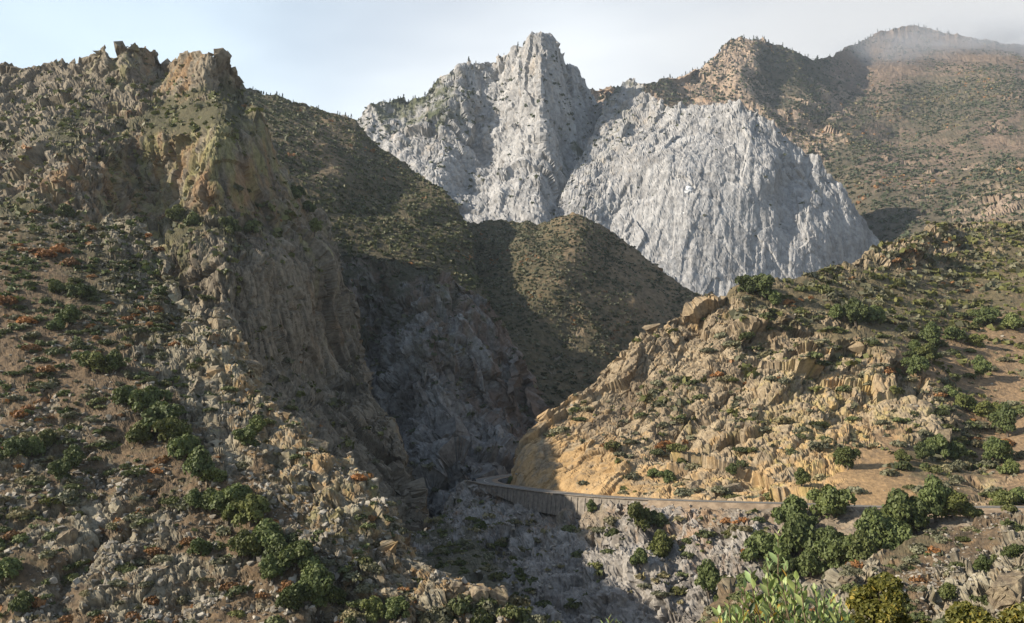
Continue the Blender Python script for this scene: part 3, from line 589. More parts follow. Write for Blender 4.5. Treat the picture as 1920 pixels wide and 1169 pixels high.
def plain_material(name, a, b, scale, rough=0.9, bump=0.4, dist=0.05):
    m = bpy.data.materials.new(name); m.use_nodes = True
    t = m.node_tree; t.nodes.clear(); g = G(t)
    P = g.o(g.n('ShaderNodeTexCoord'), 'Object'); n = g.noise(P, scale, 6, 0.65)
    rnd = g.o(g.n('ShaderNodeObjectInfo'), 'Random')
    col = g.v('SCALE', g.mix(g.ss(n, 0.3, 0.7), a, b), scale=rnd * 0.4 + 0.8)
    bs = g.n('ShaderNodeBsdfPrincipled', {'Base Color': col, 'Roughness': rough}); bs.inputs['Specular IOR Level'].default_value = 0.2
    bp = g.n('ShaderNodeBump', {'Height': n, 'Strength': bump, 'Distance': dist}); t.links.new(bp.outputs[0], bs.inputs['Normal'])
    out = g.n('ShaderNodeOutputMaterial'); t.links.new(bs.outputs[0], out.inputs[0])
    return m
M_OAK = leaf_material('oak_leaves', (0.055, 0.075, 0.024), (0.14, 0.165, 0.055))
M_GREEN = leaf_material('green_brush', (0.055, 0.070, 0.024), (0.125, 0.138, 0.052))
M_CHAP = leaf_material('distant_chaparral', (0.034, 0.046, 0.024), (0.078, 0.092, 0.046))
M_SAGE = leaf_material('sage_brush', (0.095, 0.097, 0.055), (0.195, 0.188, 0.115))
M_DRY = leaf_material('dry_brush', (0.17, 0.085, 0.035), (0.32, 0.17, 0.07))
M_CONIFER = leaf_material('conifer_needles', (0.022, 0.030, 0.018), (0.055, 0.068, 0.036))
M_BARK = plain_material('bark', (0.07, 0.055, 0.04), (0.16, 0.13, 0.10), 3.0)
M_STONE = plain_material('stone', (0.19, 0.165, 0.13), (0.42, 0.38, 0.31), 0.7, dist=0.2)
M_BOULDER = plain_material('boulder_rock', (0.12, 0.092, 0.065), (0.32, 0.26, 0.17), 0.8, dist=0.5, bump=0.8)

# ------------------------------------------------------------------ plant and stone shapes
def set_tone(me, tone):
    a = me.attributes.new('leaf_tone', 'FLOAT', 'FACE'); a.data.foreach_set('value', np.asarray(tone, np.float32))
def leaf_cards(C, N, size, r, k=4, asp=0.75):
    """Leaf clumps: a small quad at each centre C, roughly facing N."""
    n = len(C)
    N = N / (np.linalg.norm(N, axis=1)[:, None] + 1e-9)
    T = np.cross(N, r.normal(size=(n, 3))); T /= (np.linalg.norm(T, axis=1)[:, None] + 1e-9)
    B = np.cross(N, T)
    sz = size * r.uniform(0.6, 1.3, (n, 1))
    T = T * sz; B = B * sz * asp
    j = lambda: r.uniform(0.6, 1.25, (n, 1))
    V = np.stack([C - T * j() - B * j(), C + T * j() - B * j(), C + T * j() + B * j(), C - T * j() + B * j()], 1).reshape(-1, 3)
    F = np.arange(4 * n).reshape(n, 4)
    return V, F
def lumpy_cloud(n, lumps, r, rough=0.6):
    """n points with outward normals over the upper surface of several overlapping lumps."""
    L = np.array(lumps); w = L[:, 3] ** 2; pick = r.choice(len(L), n, p=w / w.sum())
    d = r.normal(size=(n, 3)); d[:, 2] = np.abs(d[:, 2]) * 1.1 - 0.35; d /= np.linalg.norm(d, axis=1)[:, None]
    rad = L[pick, 3] * r.uniform(0.72, 1.05, n)
    C = L[pick, :3] + d * rad[:, None] * np.array([1, 1, 0.85])
    N = d + r.normal(size=(n, 3)) * rough
    tone = np.clip(0.25 + 0.35 * r.random(len(L))[pick] + r.normal(size=n) * 0.17 + 0.1, 0, 1)
    return C, N, tone
def shrub_arrays(seed, n, leaf, flat=0.7, nl=5):
    r = np.random.default_rng(seed)
    lumps = [(0, 0, 0.25, 0.62)] + [(math.cos(a) * q, math.sin(a) * q, r.uniform(0.1, 0.35) * flat, r.uniform(0.3, 0.5))
             for a, q in zip(r.uniform(0, 6.28, nl), r.uniform(0.35, 0.7, nl))]
    C, N, tone = lumpy_cloud(n, lumps, r)
    C[:, 2] *= flat
    V, F = leaf_cards(C, N, leaf, r)
    return V, F, tone
def shrub_mesh(name, seed, n, leaf, mat, **k):
    V, F, tone = shrub_arrays(seed, n, leaf, **k)
    me = mesh_from(name, V, F, mat); set_tone(me, tone); return me
def tube(P, R, k=6):
    """A tapering tube through points P with radii R: vertices and quads."""
    P = np.asarray(P, float); V = []; F = []
    for i, p in enumerate(P):
        t = P[min(i + 1, len(P) - 1)] - P[max(i - 1, 0)]; t = t / (np.linalg.norm(t) + 1e-9)
        a = np.cross(t, [0.3, 0.9, 0.2]); a /= np.linalg.norm(a); b = np.cross(t, a)
        for q in range(k):
            an = 2 * math.pi * q / k; V.append(p + (a * math.cos(an) + b * math.sin(an)) * R[i])
    for i in range(len(P) - 1):
        for q in range(k):
            F.append((i * k + q, i * k + (q + 1) % k, (i + 1) * k + (q + 1) % k, (i + 1) * k + q))
    return np.array(V), np.array(F)
def join(parts):
    V = []; F = []; o = 0
    for v, f in parts: V.append(v); F.append(np.asarray(f) + o); o += len(v)
    return np.vstack(V), np.vstack(F)
def oak_meshes(seed, n, leaf, tall=1.0):
    """Unit tree (crown radius about 1): crown mesh and trunk mesh."""
    r = np.random.default_rng(seed); lumps = []
    for i in range(15):
        a = r.uniform(0, 6.28); q = r.uniform(0, 0.72); z = r.uniform(0.35, 1.25) * (1.05 - 0.45 * q)
        lumps.append((math.cos(a) * q, math.sin(a) * q, z * tall, r.uniform(0.24, 0.42)))
    lumps.append((0, 0, 0.75 * tall, 0.6))
    C, N, tone = lumpy_cloud(n, lumps, r, 0.7)
    V, F = leaf_cards(C, N, leaf, r)
    crown = mesh_from('crown', V, F, M_OAK); set_tone(crown, tone)
    parts = [tube([(0, 0, -0.25), (0.02, 0.01, 0.1), (0.0, 0.03, 0.35), (0.02, 0, 0.6 * tall)], [0.11, 0.085, 0.07, 0.045])]
    for i in range(5):
        l = lumps[i * 2]; parts.append(tube([(0, 0.02, 0.25), (l[0] * 0.5, l[1] * 0.5, 0.2 + l[2] * 0.45), (l[0], l[1], l[2])], [0.05, 0.035, 0.012]))
    V, F = join(parts)
    return crown, mesh_from('trunk', V, F, M_BARK)
def conifer_mesh(seed, n=46):
    r = np.random.default_rng(seed)
    z = r.uniform(0.08, 1.0, n); a = r.uniform(0, 6.28, n); rad = (1.02 - z) * 0.24 * r.uniform(0.4, 1.1, n) + 0.01
    C = np.stack([np.cos(a) * rad, np.sin(a) * rad, z], -1)
    N = np.stack([np.cos(a), np.sin(a), np.full(n, 0.7)], -1) + r.normal(size=(n, 3)) * 0.4
    V, F = leaf_cards(C, N, 0.085, r)
    tv, tf = tube([(0, 0, -0.1), (0, 0, 0.5), (0, 0, 1.03)], [0.025, 0.016, 0.004], 4)
    V, F = join([(V, F), (tv, tf)])
    me = mesh_from('conifer_tree', V, F, M_CONIFER); set_tone(me, np.concatenate([r.uniform(0, 1, n), np.zeros(len(tf))])); return me
def stone_mesh(name, seed, mat, n=11, sq=(1, 0.8, 0.6)):
    r = np.random.default_rng(seed); bm = bmesh.new()
    for p in r.normal(size=(n, 3)):
        p = p / np.linalg.norm(p) * r.uniform(0.75, 1.1); bm.verts.new(Vector(p * np.array(sq)))
    res = bmesh.ops.convex_hull(bm, input=bm.verts)
    bmesh.ops.delete(bm, geom=[e for e in res['geom_interior'] if isinstance(e, bmesh.types.BMVert)], context='VERTS')
    me = bpy.data.meshes.new(name); bm.to_mesh(me); bm.free(); me.materials.append(mat); return me
def block_mesh(name, seed, mat, size, cuts=4, rough=0.12):
    """A jointed boulder: a box with chipped corners and uneven faces."""
    r = random.Random(seed); bm = bmesh.new(); bmesh.ops.create_cube(bm, size=2.0)
    for v in bm.verts: v.co = Vector((v.co.x * size[0] * r.uniform(0.8, 1.1), v.co.y * size[1] * r.uniform(0.8, 1.1), v.co.z * size[2] * r.uniform(0.85, 1.15)))
    for _ in range(cuts):
        nrm = Vector((r.gauss(0, 1), r.gauss(0, 1), r.gauss(0.3, 1))).normalized()
        far = max(v.co.dot(nrm) for v in bm.verts)
        geom = bm.verts[:] + bm.edges[:] + bm.faces[:]
        res = bmesh.ops.bisect_plane(bm, geom=geom, plane_co=nrm * far * r.uniform(0.72, 0.88), plane_no=nrm, clear_outer=True)
        bmesh.ops.contextual_create(bm, geom=[e for e in res['geom_cut'] if isinstance(e, bmesh.types.BMEdge)])
    bmesh.ops.triangulate(bm, faces=bm.faces[:])
    bmesh.ops.subdivide_edges(bm, edges=bm.edges[:], cuts=2, use_grid_fill=True)
    s = min(size)
    for v in bm.verts: v.co += Vector((r.gauss(0, 1), r.gauss(0, 1), r.gauss(0, 1))) * rough * s * 0.35
    bmesh.ops.recalc_face_normals(bm, faces=bm.faces[:])
    me = bpy.data.meshes.new(name); bm.to_mesh(me); bm.free(); me.materials.append(mat); return me

def ground_at(sname, px, py):
    """The visible point of a landform nearest to a photo pixel."""
    sh = SHEETS[sname]; m = np.where(sh['front'])[0]
    e = (sh['px'][m] - px) ** 2 + (sh['py'][m] - py) ** 2
    k = m[np.argmin(e + (sh['d'][m] > sh['d'][m][np.argmin(e)] * 1.06) * 50)]
    return sh['co'][k], sh['no'][k], sh['d'][k]

# ------------------------------------------------------------------ hand-placed trees, shrubs and boulders
NOTE = {'near_hillside': 'near sunlit hillside', 'gorge_slope': 'slope below the road', 'rocky_spur': 'orange rock spur', 'foreground_slope': 'foreground slope',
        'left_crags': 'left crags', 'canyon_wall': 'shaded gorge wall', 'brushy_hill': 'rounded middle hill', 'left_hillside': 'dark left hillside', 'mountain': 'far mountainside',
        'marble_peak': 'marble peak', 'marble_cliff': 'marble cliff'}
OAKS = [oak_meshes(11 + i, 3000, 0.058, 0.8 + 0.12 * i) for i in range(4)]
PLACED = []                                     # (position, radius): kept clear of the scattered brush
def tree(sname, px, py, wpx, label, i, name='oak_tree', group=None, tall=1.0):
    p, n, d = ground_at(sname, px, py); R = wpx / FPX * d / 2
    e = link(bpy.data.objects.new(name, None)); e.empty_display_size = 0.5
    e.location = p - np.array([0, 0, 0.12 * R]); e.rotation_euler = (0, 0, i * 2.4); e.scale = (R, R, R * tall)
    tag(e, label, 'tree', group)
    for nm, me in zip(('crown', 'trunk'), OAKS[i % 4]):
        c = link(bpy.data.objects.new(nm, me)); c.parent = e
    PLACED.append((p, R))
    return e
OAK_ROWS = {
 'near_hillside': ('live oaks running down the near hillside', 'dark green live oak in the row down the near hillside',
    [(235,760,70),(278,775,75),(262,832,64),(300,815,92),(320,835,66),(345,862,58),(372,898,74),(398,905,50),(178,700,62),(160,690,48),(212,700,46),(458,838,52),(480,818,46),(392,958,70),(440,960,86),(470,985,76),(428,985,50),
     (500,1030,92),(478,1050,60),(520,1060,72),(558,1065,86),(585,1100,70),(455,1050,58),(362,955,40),(372,1045,46),(505,1095,58),(550,1150,72),(595,1150,86),(625,1135,50),(60,860,58),(24,862,52),(86,842,44),(136,884,52),(110,905,46),
     (130,612,50),(108,620,40),(150,560,48),(104,552,42),(300,560,30),(10,1085,60),(40,1150,60),(745,1160,60),(700,1165,50)]),
 'gorge_slope': ('dense oak grove in the gully beside the road', 'dark green rounded oak in the grove beside the road',
    [(1490,985,76),(1560,975,86),(1510,1010,64),(1500,1045,100),(1462,1055,70),(1425,1058,70),(1560,1040,60),(1600,1062,80),(1560,1075,70),(1640,1040,84),(1690,1010,92),(1650,1000,60),(1720,1000,84),(1755,980,76),(1790,975,66),(1815,972,50),(1670,1035,80),
     (1620,1080,70),(1520,1085,80),(1470,1095,70),(1110,965,26),(1195,990,52),(1225,985,40),(1330,1120,64),(1365,1140,64),(1400,1110,50),(1240,995,36),(1150,1010,34),(1240,1060,60),(1200,1060,44)]),
 'rocky_spur': ('tree-sized shrubs on the rock spur', 'green tree-sized shrub rooted on the rock spur',
    [(1505,918,38),(1252,905,34),(1225,895,26),(1590,880,46),(1575,862,30),(1760,862,58),(1795,862,46),(1730,866,40),(1690,866,38),(1430,562,54),(1455,575,36),(1400,552,44),(1375,890,28),(1870,870,60),(1895,890,46),(1885,955,56),(1910,945,44),
     (1605,612,56),(1640,610,48),(1570,600,46),(1740,680,54),(1715,660,40),(1750,652,46),(1850,610,56),(1830,650,40),(1900,620,56),(1840,712,40),(1790,640,44),(1720,705,50),(1780,745,40),(1810,770,46),(1850,790,46),(1890,820,56)]),
 'foreground_slope': ('bushy oaks on the foreground slope', 'bushy green oak on the foreground slope beside pale rock',
    [(1780,1128,50),(1845,1080,40),(1905,1050,44)]),
 'left_crags': ('small trees on the ledges of the left crags', 'small dark tree on a ledge of the left crags',
    [(330,420,44),(360,425,36),(430,440,40),(470,438,36),(210,160,20),(120,408,36),(80,412,30),(550,380,30),(575,400,34),(560,372,26),(590,440,30)]),
}
_k = 0
for sn, (grp, lab, rows) in OAK_ROWS.items():
    for _n, (x, y, w) in enumerate(sorted(rows, key=lambda q: q[1]), 1):
        _o = ('first second third fourth fifth sixth seventh eighth ninth tenth'.split() + ['%dth' % q if q % 10 not in (1, 2, 3) or q < 20 else '%d%s' % (q, ('st', 'nd', 'rd')[q % 10 - 1]) for q in range(11, 60)])[_n - 1]
        tree(sn, x, y, w, '%s, %s from the top' % (lab, _o), _k, group=grp, tall=1.0 + 0.45 * random.random()); _k += 1

# ------------------------------------------------------------------ brush scattered over the slopes
# per landform: candidates per 1000 m2, radius range, mix (green, sage, dry), density points, clump size (m), label words
BRUSH = {
 'near_hillside': (120, (0.85, 3.1), (0.48, 0.42, 0.10), [(30,420,.8),(100,460,.6),(200,420,.5),(60,520,.6),(180,550,.85),(260,560,.9),(40,620,.5),(180,650,.6),(330,610,.6),(350,660,.35),(430,700,.25),(420,760,.2),(150,740,.75),(60,720,.6),(240,740,.4),(60,850,.85),(250,850,.45),(330,900,.35),
     (150,950,.6),(300,950,.45),(80,1050,.6),(250,1050,.35),(400,1050,.3),(350,1150,.35),(560,1000,.2),(640,960,.12),(520,900,.3),(500,800,.25),(600,860,.15),(700,1000,.12),(760,1080,.15),(650,1140,.5),(830,1150,.95),(950,1160,1.0),(700,930,.3),(640,820,.4)], 7.0),
 'foreground_slope': (130, (0.6, 2.3), (0.40, 0.55, 0.05), [(1350,1120,.6),(1450,1090,.9),(1600,1065,.6),(1620,1100,.25),(1700,1020,.8),(1760,1060,.55),(1830,1020,.55),(1900,970,.5),(1900,1080,.2),(1850,1130,.2),(1700,1120,.5)], 5.0),
 'rocky_spur': (36, (1.3, 5.0), (0.45, 0.52, 0.03), [(1000,850,.03),(1100,880,.04),(1080,760,.2),(1200,800,.2),(1250,880,.35),(1250,700,.35),(1300,600,.25),(1370,570,.7),(1450,560,.9),(1450,640,.65),(1380,700,.5),(1400,800,.25),(1450,870,.2),(1540,720,.6),(1620,700,.1),(1700,740,.3),(1560,620,.7),(1600,830,.6),(1640,900,.05),(1600,940,.05),(1740,880,.4),
     (1650,560,.9),(1700,480,.55),(1620,510,.6),(1800,450,.75),(1900,440,.85),(1850,560,.8),(1780,620,.85),(1700,640,.8),(1820,700,.25),(1870,680,.3),(1860,740,.35),(1780,760,.7),(1850,820,.8),(1900,900,.3)], 12.0),
 'gorge_slope': (40, (1.0, 3.4), (0.6, 0.38, 0.02), [(860,930,.3),(900,1040,.95),(960,1030,.9),(1000,980,.4),(1100,1000,.35),(1200,1000,.55),(1250,1030,.5),(1100,1080,.3),(1300,960,.4),(1350,960,.55),(1420,990,.45),(1400,1060,.3),(1300,1050,.1),(1250,1120,.5),(1590,980,.05),(1640,1000,.9),(950,1120,.5)], 7.0),
 'left_crags': (18, (1.3, 4.0), (0.68, 0.30, 0.02), [(60,150,.5),(150,200,.55),(240,110,.12),(380,130,.1),(300,230,1),(380,205,1),(250,250,.8),(150,245,.9),(40,280,.9),(30,340,.7),(120,340,.1),(350,300,.25),(460,320,.05),(280,380,.2),(30,410,.9),(100,408,.9),(340,415,.9),(450,440,.9),(560,390,.9),(540,440,.6),(600,520,.15),(560,600,.12),(450,520,.3),(600,740,.7),(560,780,.8),(650,780,.5),(700,860,.3)], 10.0),
 'canyon_wall': (15, (1.3, 3.8), (0.7, 0.28, 0.02), [(700,500,.9),(800,520,.7),(880,560,.6),(760,600,.35),(850,650,.3),(800,750,.2),(900,750,.25),(960,700,.35),(850,850,.2),(950,820,.3),(740,850,.3),(830,960,.5)], 12.0),
 'brushy_hill': (75, (1.4, 3.2), (0.42, 0.56, 0.02), [(930,440,1),(880,470,1),(1060,430,.8),(1110,465,.45),(1150,480,.65),(1200,540,.65),(1250,560,.7),(1100,540,.75),(1000,580,.8),(1050,620,.7),(1100,680,.7),(1000,700,.8),(1040,640,.5)], 20.0),
 'left_hillside': (48, (1.6, 4.2), (0.85, 0.14, 0.01), [(480,200,.9),(560,220,.9),(560,300,.55),(620,290,.45),(650,340,.6),(700,330,.95),(800,380,1),(620,420,.85),(750,460,.9),(500,280,.9),(840,450,1)], 30.0),
 'mountain': (8.0, (2.8, 8.0), (0.88, 0.10, 0.02), [(1385,100,.15),(1330,160,.3),(1450,100,.95),(1500,110,.9),(1690,70,.06),(1620,100,.06),(1680,120,.1),(1800,110,.15),(1760,180,.95),(1850,170,.7),(1640,190,.5),(1560,170,.5),(1540,280,.9),(1650,300,.45),(1750,290,.35),(1870,250,.3),(1880,330,.85),(1800,360,.6),(1650,380,.8),(1700,430,.8),(1250,160,.7),(1300,180,.4),(1900,400,.5)], 120.0),
 'marble_peak': (3.2, (3.0, 6.5), (0.95, 0.05, 0.0), [(740,195,1),(700,230,.4),(820,170,.7),(850,220,.8),(860,150,.5),(950,120,.2),(1010,100,.15),(1040,120,.4),(1060,230,.55),(1080,180,.4),(950,220,.05),(900,290,.35),(780,260,.5),(780,320,.15),(950,380,.03),(1040,330,.35),(870,350,.3)], 50.0),
 'marble_cliff': (1.6, (2.5, 5.0), (0.95, 0.05, 0.0), [(1160,180,.6),(1210,200,.6),(1200,250,.5),(1250,240,.35),(1110,270,.7),(1110,350,.35),(1200,350,.1),(1300,250,.15),(1400,220,.2),(1400,350,.02),(1300,450,.02),(1500,330,.1),(1570,400,.12),(1450,300,.15)], 40.0),
}
def smooth_noise(P, size, seed):
    """Cheap 3-D value noise, two octaves, 0..1."""
    out = 0
    for o, w in ((1.0, 0.65), (2.3, 0.35)):
        q = P / size * o + seed * 7.31; i = np.floor(q).astype(np.int64); f = q - i; f = f * f * (3 - 2 * f)
        acc = 0
        for a in (0, 1):
            for b in (0, 1):
                for c in (0, 1):
                    h = ((i[:, 0] + a) * 73856093) ^ ((i[:, 1] + b) * 19349663) ^ ((i[:, 2] + c) * 83492791) ^ (seed * 7919)
                    h = (h ^ (h >> 13)) * 1274126177; h = (h ^ (h >> 16)) & 0xFFFF
                    wt = (f[:, 0] if a else 1 - f[:, 0]) * (f[:, 1] if b else 1 - f[:, 1]) * (f[:, 2] if c else 1 - f[:, 2])
                    acc = acc + wt * h / 65535.0
        out = out + w * acc
    return out
KIND_NAME = ['green_shrub', 'sage_shrub', 'dry_shrub']
KIND_MAT = [M_GREEN, M_SAGE, M_DRY]
KIND_WORD = ['green leafy shrub', 'grey-green sage shrub', 'dry orange-brown shrub']
KIND_TOP = [290, 290, 120]
ALL = []                                        # rows: sheet index, kind, x, y, z, radius, depth, px, py
placed_c = np.array([p for p, r in PLACED]); placed_r = np.array([r for p, r in PLACED])
names = list(BRUSH)
for si, sn in enumerate(names):
    dens, rr, mixk, pts, clump = BRUSH[sn]; sh = SHEETS[sn]
    vd = -np.einsum('ij,ij->i', sh['no'], sh['co']) / np.linalg.norm(sh['co'], axis=1)
    ok = np.where((vd > -0.05) & sh['front'] & (sh['px'] > -20) & (sh['px'] < 1940) & (sh['py'] < 1190) & (sh['area'] > 0))[0]
    w = sh['area'][ok]; n = int(w.sum() / 1000.0 * dens)
    k = rng.choice(ok, min(n, 60000), p=w / w.sum())
    P = sh['co'][k]
    f = np.clip(rbf(pts, sh['px'][k], sh['py'][k], False), 0, 1)
    cl = 0.6 * smooth_noise(P, clump, 3 + si) + 0.4 * smooth_noise(P, clump * 3.5, 23 + si)
    keep = rng.random(len(k)) < np.clip(f * 1.15 + (cl - 0.5) * 3.4 * (1 - np.abs(f - 0.5)), 0, 1) * np.where(f < 0.06, 0.3, 1)
    keep &= sh['no'][k][:, 2] > (-0.02 if sn in ('rocky_spur', 'left_crags', 'canyon_wall') else 0.12)
    k, P = k[keep], P[keep]
    r = rr[0] + (rr[1] - rr[0]) * rng.random(len(k)) ** 2.2
    vis, px, py, d = in_view(P, 0.6)
    if sn in ('rocky_spur', 'gorge_slope'):
        dr, _ = road_near(P); vis &= dr > 5.5 + r
    for c in range(len(placed_c)):
        vis &= ~((np.abs(P[:, 0] - placed_c[c, 0]) < placed_r[c] * 0.8) & (np.abs(P[:, 1] - placed_c[c, 1]) < placed_r[c] * 0.8))
    P, r, px, py, d, k = P[vis], r[vis], px[vis], py[vis], d[vis], k[vis]
    kn = smooth_noise(P, clump * 1.5, 40 + si) * 0.6 + rng.random(len(P)) * 0.4
    q = np.argsort(np.argsort(kn)) / max(1, len(kn)); kind = np.where(q < mixk[0], 0, np.where(q < mixk[0] + mixk[1], 1, 2))
    ALL.append(np.column_stack([np.full(len(P), si), kind, P - np.column_stack([0 * r, 0 * r, r * 0.12]), r, d, px, py]))
ALL = np.vstack(ALL)
size_px = ALL[:, 5] / ALL[:, 6]
single = np.zeros(len(ALL), bool)
for kd in range(3):
    ids = np.where(ALL[:, 1] == kd)[0]; single[ids[np.argsort(-size_px[ids])[:KIND_TOP[kd]]]] = True
SHRUB = [[shrub_mesh(KIND_NAME[kd], 100 + 10 * kd + v, 340, 0.105, KIND_MAT[kd], flat=0.62 + 0.12 * v) for v in range(4)] for kd in range(3)]
def zone(row):
    q = ALL[single & (ALL[:, 0] == row[0])]; fx_, fy_ = (q[:, 7] < row[7]).mean(), (q[:, 8] < row[8]).mean()
    return ('high on', 'midway down', 'low on')[min(2, int(fy_ * 3))], ('left', 'middle', 'right')[min(2, int(fx_ * 3))]
for row in ALL[single]:
    kd = int(row[1]); sn = names[int(row[0])]; zv, zh = zone(row)
    o = link(bpy.data.objects.new(KIND_NAME[kd], SHRUB[kd][random.randrange(4)]))
    o.location = row[2:5]; o.rotation_euler = (random.uniform(-.15, .15), random.uniform(-.15, .15), random.uniform(0, 6.28))
    o.scale = (row[5] * random.uniform(.85, 1.2), row[5] * random.uniform(.85, 1.2), row[5] * random.uniform(.8, 1.15))
    tag(o, '%s %s the %s, towards its %s side' % (KIND_WORD[kd], zv, NOTE[sn], zh), 'shrub', '%ss %s the %s, %s side' % (KIND_WORD[kd], zv, NOTE[sn], zh))
def merged(rows, protos, name, mat):
    """Many small copies of leaf-clump arrays as one mesh."""
    Vs, Fs, Ts = [], [], []; off = 0
    which = rng.integers(0, len(protos), len(rows))
    for v, (V, F, T) in enumerate(protos):
        R = rows[which == v]
        if not len(R): continue
        a = rng.uniform(0, 6.28, len(R)); c, s_ = np.cos(a), np.sin(a)
        sc = R[:, 5][:, None] * rng.uniform(0.85, 1.2, (len(R), 1))
        X = (V[None, :, 0] * c[:, None] - V[None, :, 1] * s_[:, None]) * sc + R[:, 2][:, None]
        Y = (V[None, :, 0] * s_[:, None] + V[None, :, 1] * c[:, None]) * sc + R[:, 3][:, None]
        Z = V[None, :, 2] * sc + R[:, 4][:, None]
        Vs.append(np.stack([X, Y, Z], -1).reshape(-1, 3))
        Fs.append((F[None] + (np.arange(len(R)) * len(V))[:, None, None]).reshape(-1, F.shape[1]) + off); off += len(R) * len(V)
        Ts.append(np.clip(T[None] + rng.normal(size=(len(R), 1)) * 0.18, 0, 1).ravel())
    me = mesh_from(name, np.vstack(Vs), np.vstack(Fs), mat); set_tone(me, np.concatenate(Ts)); return me
MID = [shrub_arrays(200 + v, 34, 0.26, nl=4) for v in range(6)]
FAR = [shrub_arrays(220 + v, 8, 0.48, nl=3) for v in range(6)]
rest = ALL[~single]
for si, sn in enumerate(names):
    for kd in range(3):
        R = rest[(rest[:, 0] == si) & (rest[:, 1] == kd)]
        if len(R) < 3: continue
        small = np.median(R[:, 5] / R[:, 6]) * FPX < 6.5
        o = link(bpy.data.objects.new('brush', merged(R, FAR if small else MID, 'brush', M_CHAP if kd == 0 and sn in ('mountain', 'left_hillside', 'brushy_hill', 'marble_peak', 'marble_cliff', 'canyon_wall') else KIND_MAT[kd])))
        tag(o, '%s brush covering the %s' % (('low green', 'grey-green sage', 'dry brown')[kd], NOTE[sn]), 'brush', None, 'stuff')

# ------------------------------------------------------------------ dry orange shrubs that stand out on the near hillside
for (x, y, w) in [(430,1108,46),(355,1022,44),(492,1120,34),(540,1100,38),(572,1122,40),(62,1135,56),(85,485,50),(110,475,40),(50,606,46),(35,780,42),(170,620,30),(450,970,24),(190,1000,40),(20,1010,36),(90,700,40),(300,470,26),(15,570,50),(530,1110,30),(130,500,44),(60,660,36)]:
    p, n, d = ground_at('near_hillside', x, y); R = w / FPX * d / 2
    o = link(bpy.data.objects.new('dry_shrub', SHRUB[2][random.randrange(4)])); o.location = p; o.scale = (R, R, R * 1.1); o.rotation_euler = (0, 0, random.uniform(0, 6))
    tag(o, 'bright orange dead shrub standing among the green oaks of the near hillside', 'shrub', 'dead orange shrubs on the near hillside')

for _n, (x, y, w) in enumerate([(662,1152,52),(690,1162,46),(832,1158,54),(862,1148,60),(892,1150,48),(925,1152,56),(955,1158,52),(985,1150,54),(1012,1160,48),(1040,1172,52),(905,1168,50),(800,1168,44)]):
    p, n, d = ground_at('near_hillside', x, y); R = w / FPX * d / 2
    o = link(bpy.data.objects.new('green_shrub', SHRUB[_n % 3 == 2][_n % 4])); o.location = p; o.scale = (R, R, R * 1.2); o.rotation_euler = (0, 0, _n * 1.3)
    tag(o, 'leafy shrub at the bottom edge, below the split blocks of the ridge end', 'shrub', 'shrubs along the bottom edge')

# ------------------------------------------------------------------ loose stones
STONES = [stone_mesh('stone', 300 + v, M_STONE, 11, (1, random.uniform(.6, .9), random.uniform(.45, .75))) for v in range(8)]
RUBBLE = {'near_hillside': (7500, (0.2, 1.25), [(40,640,.1),(120,760,.7),(110,800,.9),(200,860,.6),(60,560,.2),(130,690,.3),(260,800,.35),(300,900,.6),(130,1000,.8),(300,1050,1),(200,1120,.8),(400,1000,.6),(420,1100,.6),(640,980,1),(560,960,.7),(700,1060,.8),(500,870,.4),(400,740,.2),(250,430,.4),(620,1130,.8),(850,1120,.7),(20,1100,.5)]),
          'gorge_slope': (1800, (0.3, 1.3), [(880,930,.7),(1000,970,1),(1100,1000,1),(1200,1000,.9),(1350,1000,1),(1400,1050,1),(1300,960,.7),(1200,1100,.4),(1600,990,.7)]),
          'foreground_slope': (1500, (0.15, 0.6), [(1700,1050,.9),(1800,1040,.9),(1850,1000,.7),(1700,1110,.8),(1600,1080,.3),(1880,1100,.2)]),
          'rocky_spur': (500, (0.3, 1.2), [(1800,900,1),(1700,900,.7),(1640,900,.4),(1560,860,.3),(1000,900,.1),(1400,940,.4),(1850,720,.5),(1700,560,.3),(1250,700,.2),(1600,950,.8)])}
srows = []
for si, (sn, (n, rr, pts)) in enumerate(RUBBLE.items()):
    sh = SHEETS[sn]
    ok = np.where(sh['front'] & (sh['px'] > -20) & (sh['px'] < 1940) & (sh['py'] < 1190) & (sh['no'][:, 2] > 0.1))[0]
    w = np.clip(rbf(pts, sh['px'][ok], sh['py'][ok], False), 0, 1) * sh['area'][ok] * smooth_noise(sh['co'][ok], 9.0, 60 + si) ** 3
    k = rng.choice(ok, n, p=w / w.sum()); P = sh['co'][k]
    r = rr[0] + (rr[1] - rr[0]) * rng.random(n) ** 3
    vis, px, py, d = in_view(P, 0.3)
    if sn in ('rocky_spur', 'gorge_slope'): vis &= road_near(P)[0] > 6.0
    srows.append(np.column_stack([np.full(n, si), r * 0, P + 0.1 * r[:, None] * np.array([0, 0, 1]), r, d, px, py])[vis])
srows = np.vstack(srows); top = np.argsort(-srows[:, 5] / srows[:, 6])[:290]; isb = np.zeros(len(srows), bool); isb[top] = True
rn = list(RUBBLE)
for row in srows[isb]:
    o = link(bpy.data.objects.new('stone', STONES[random.randrange(8)])); o.parent = SHEETS[rn[int(row[0])]]['ob']
    o.location = row[2:5]; o.rotation_euler = [random.uniform(0, 6.28) for _ in range(3)]; o.scale = (row[5],) * 3
SA = []
for me in STONES:
    V = np.array([v.co for v in me.vertices]); SA.append((V, np.array([p.vertices for p in me.polygons]), np.zeros(len(me.polygons))))
for si, sn in enumerate(rn):
    R = srows[~isb & (srows[:, 0] == si)]
    if len(R): o = link(bpy.data.objects.new('rubble', merged(R, SA, 'rubble', M_STONE))); o.parent = SHEETS[sn]['ob']; o['kind'] = 'stuff'

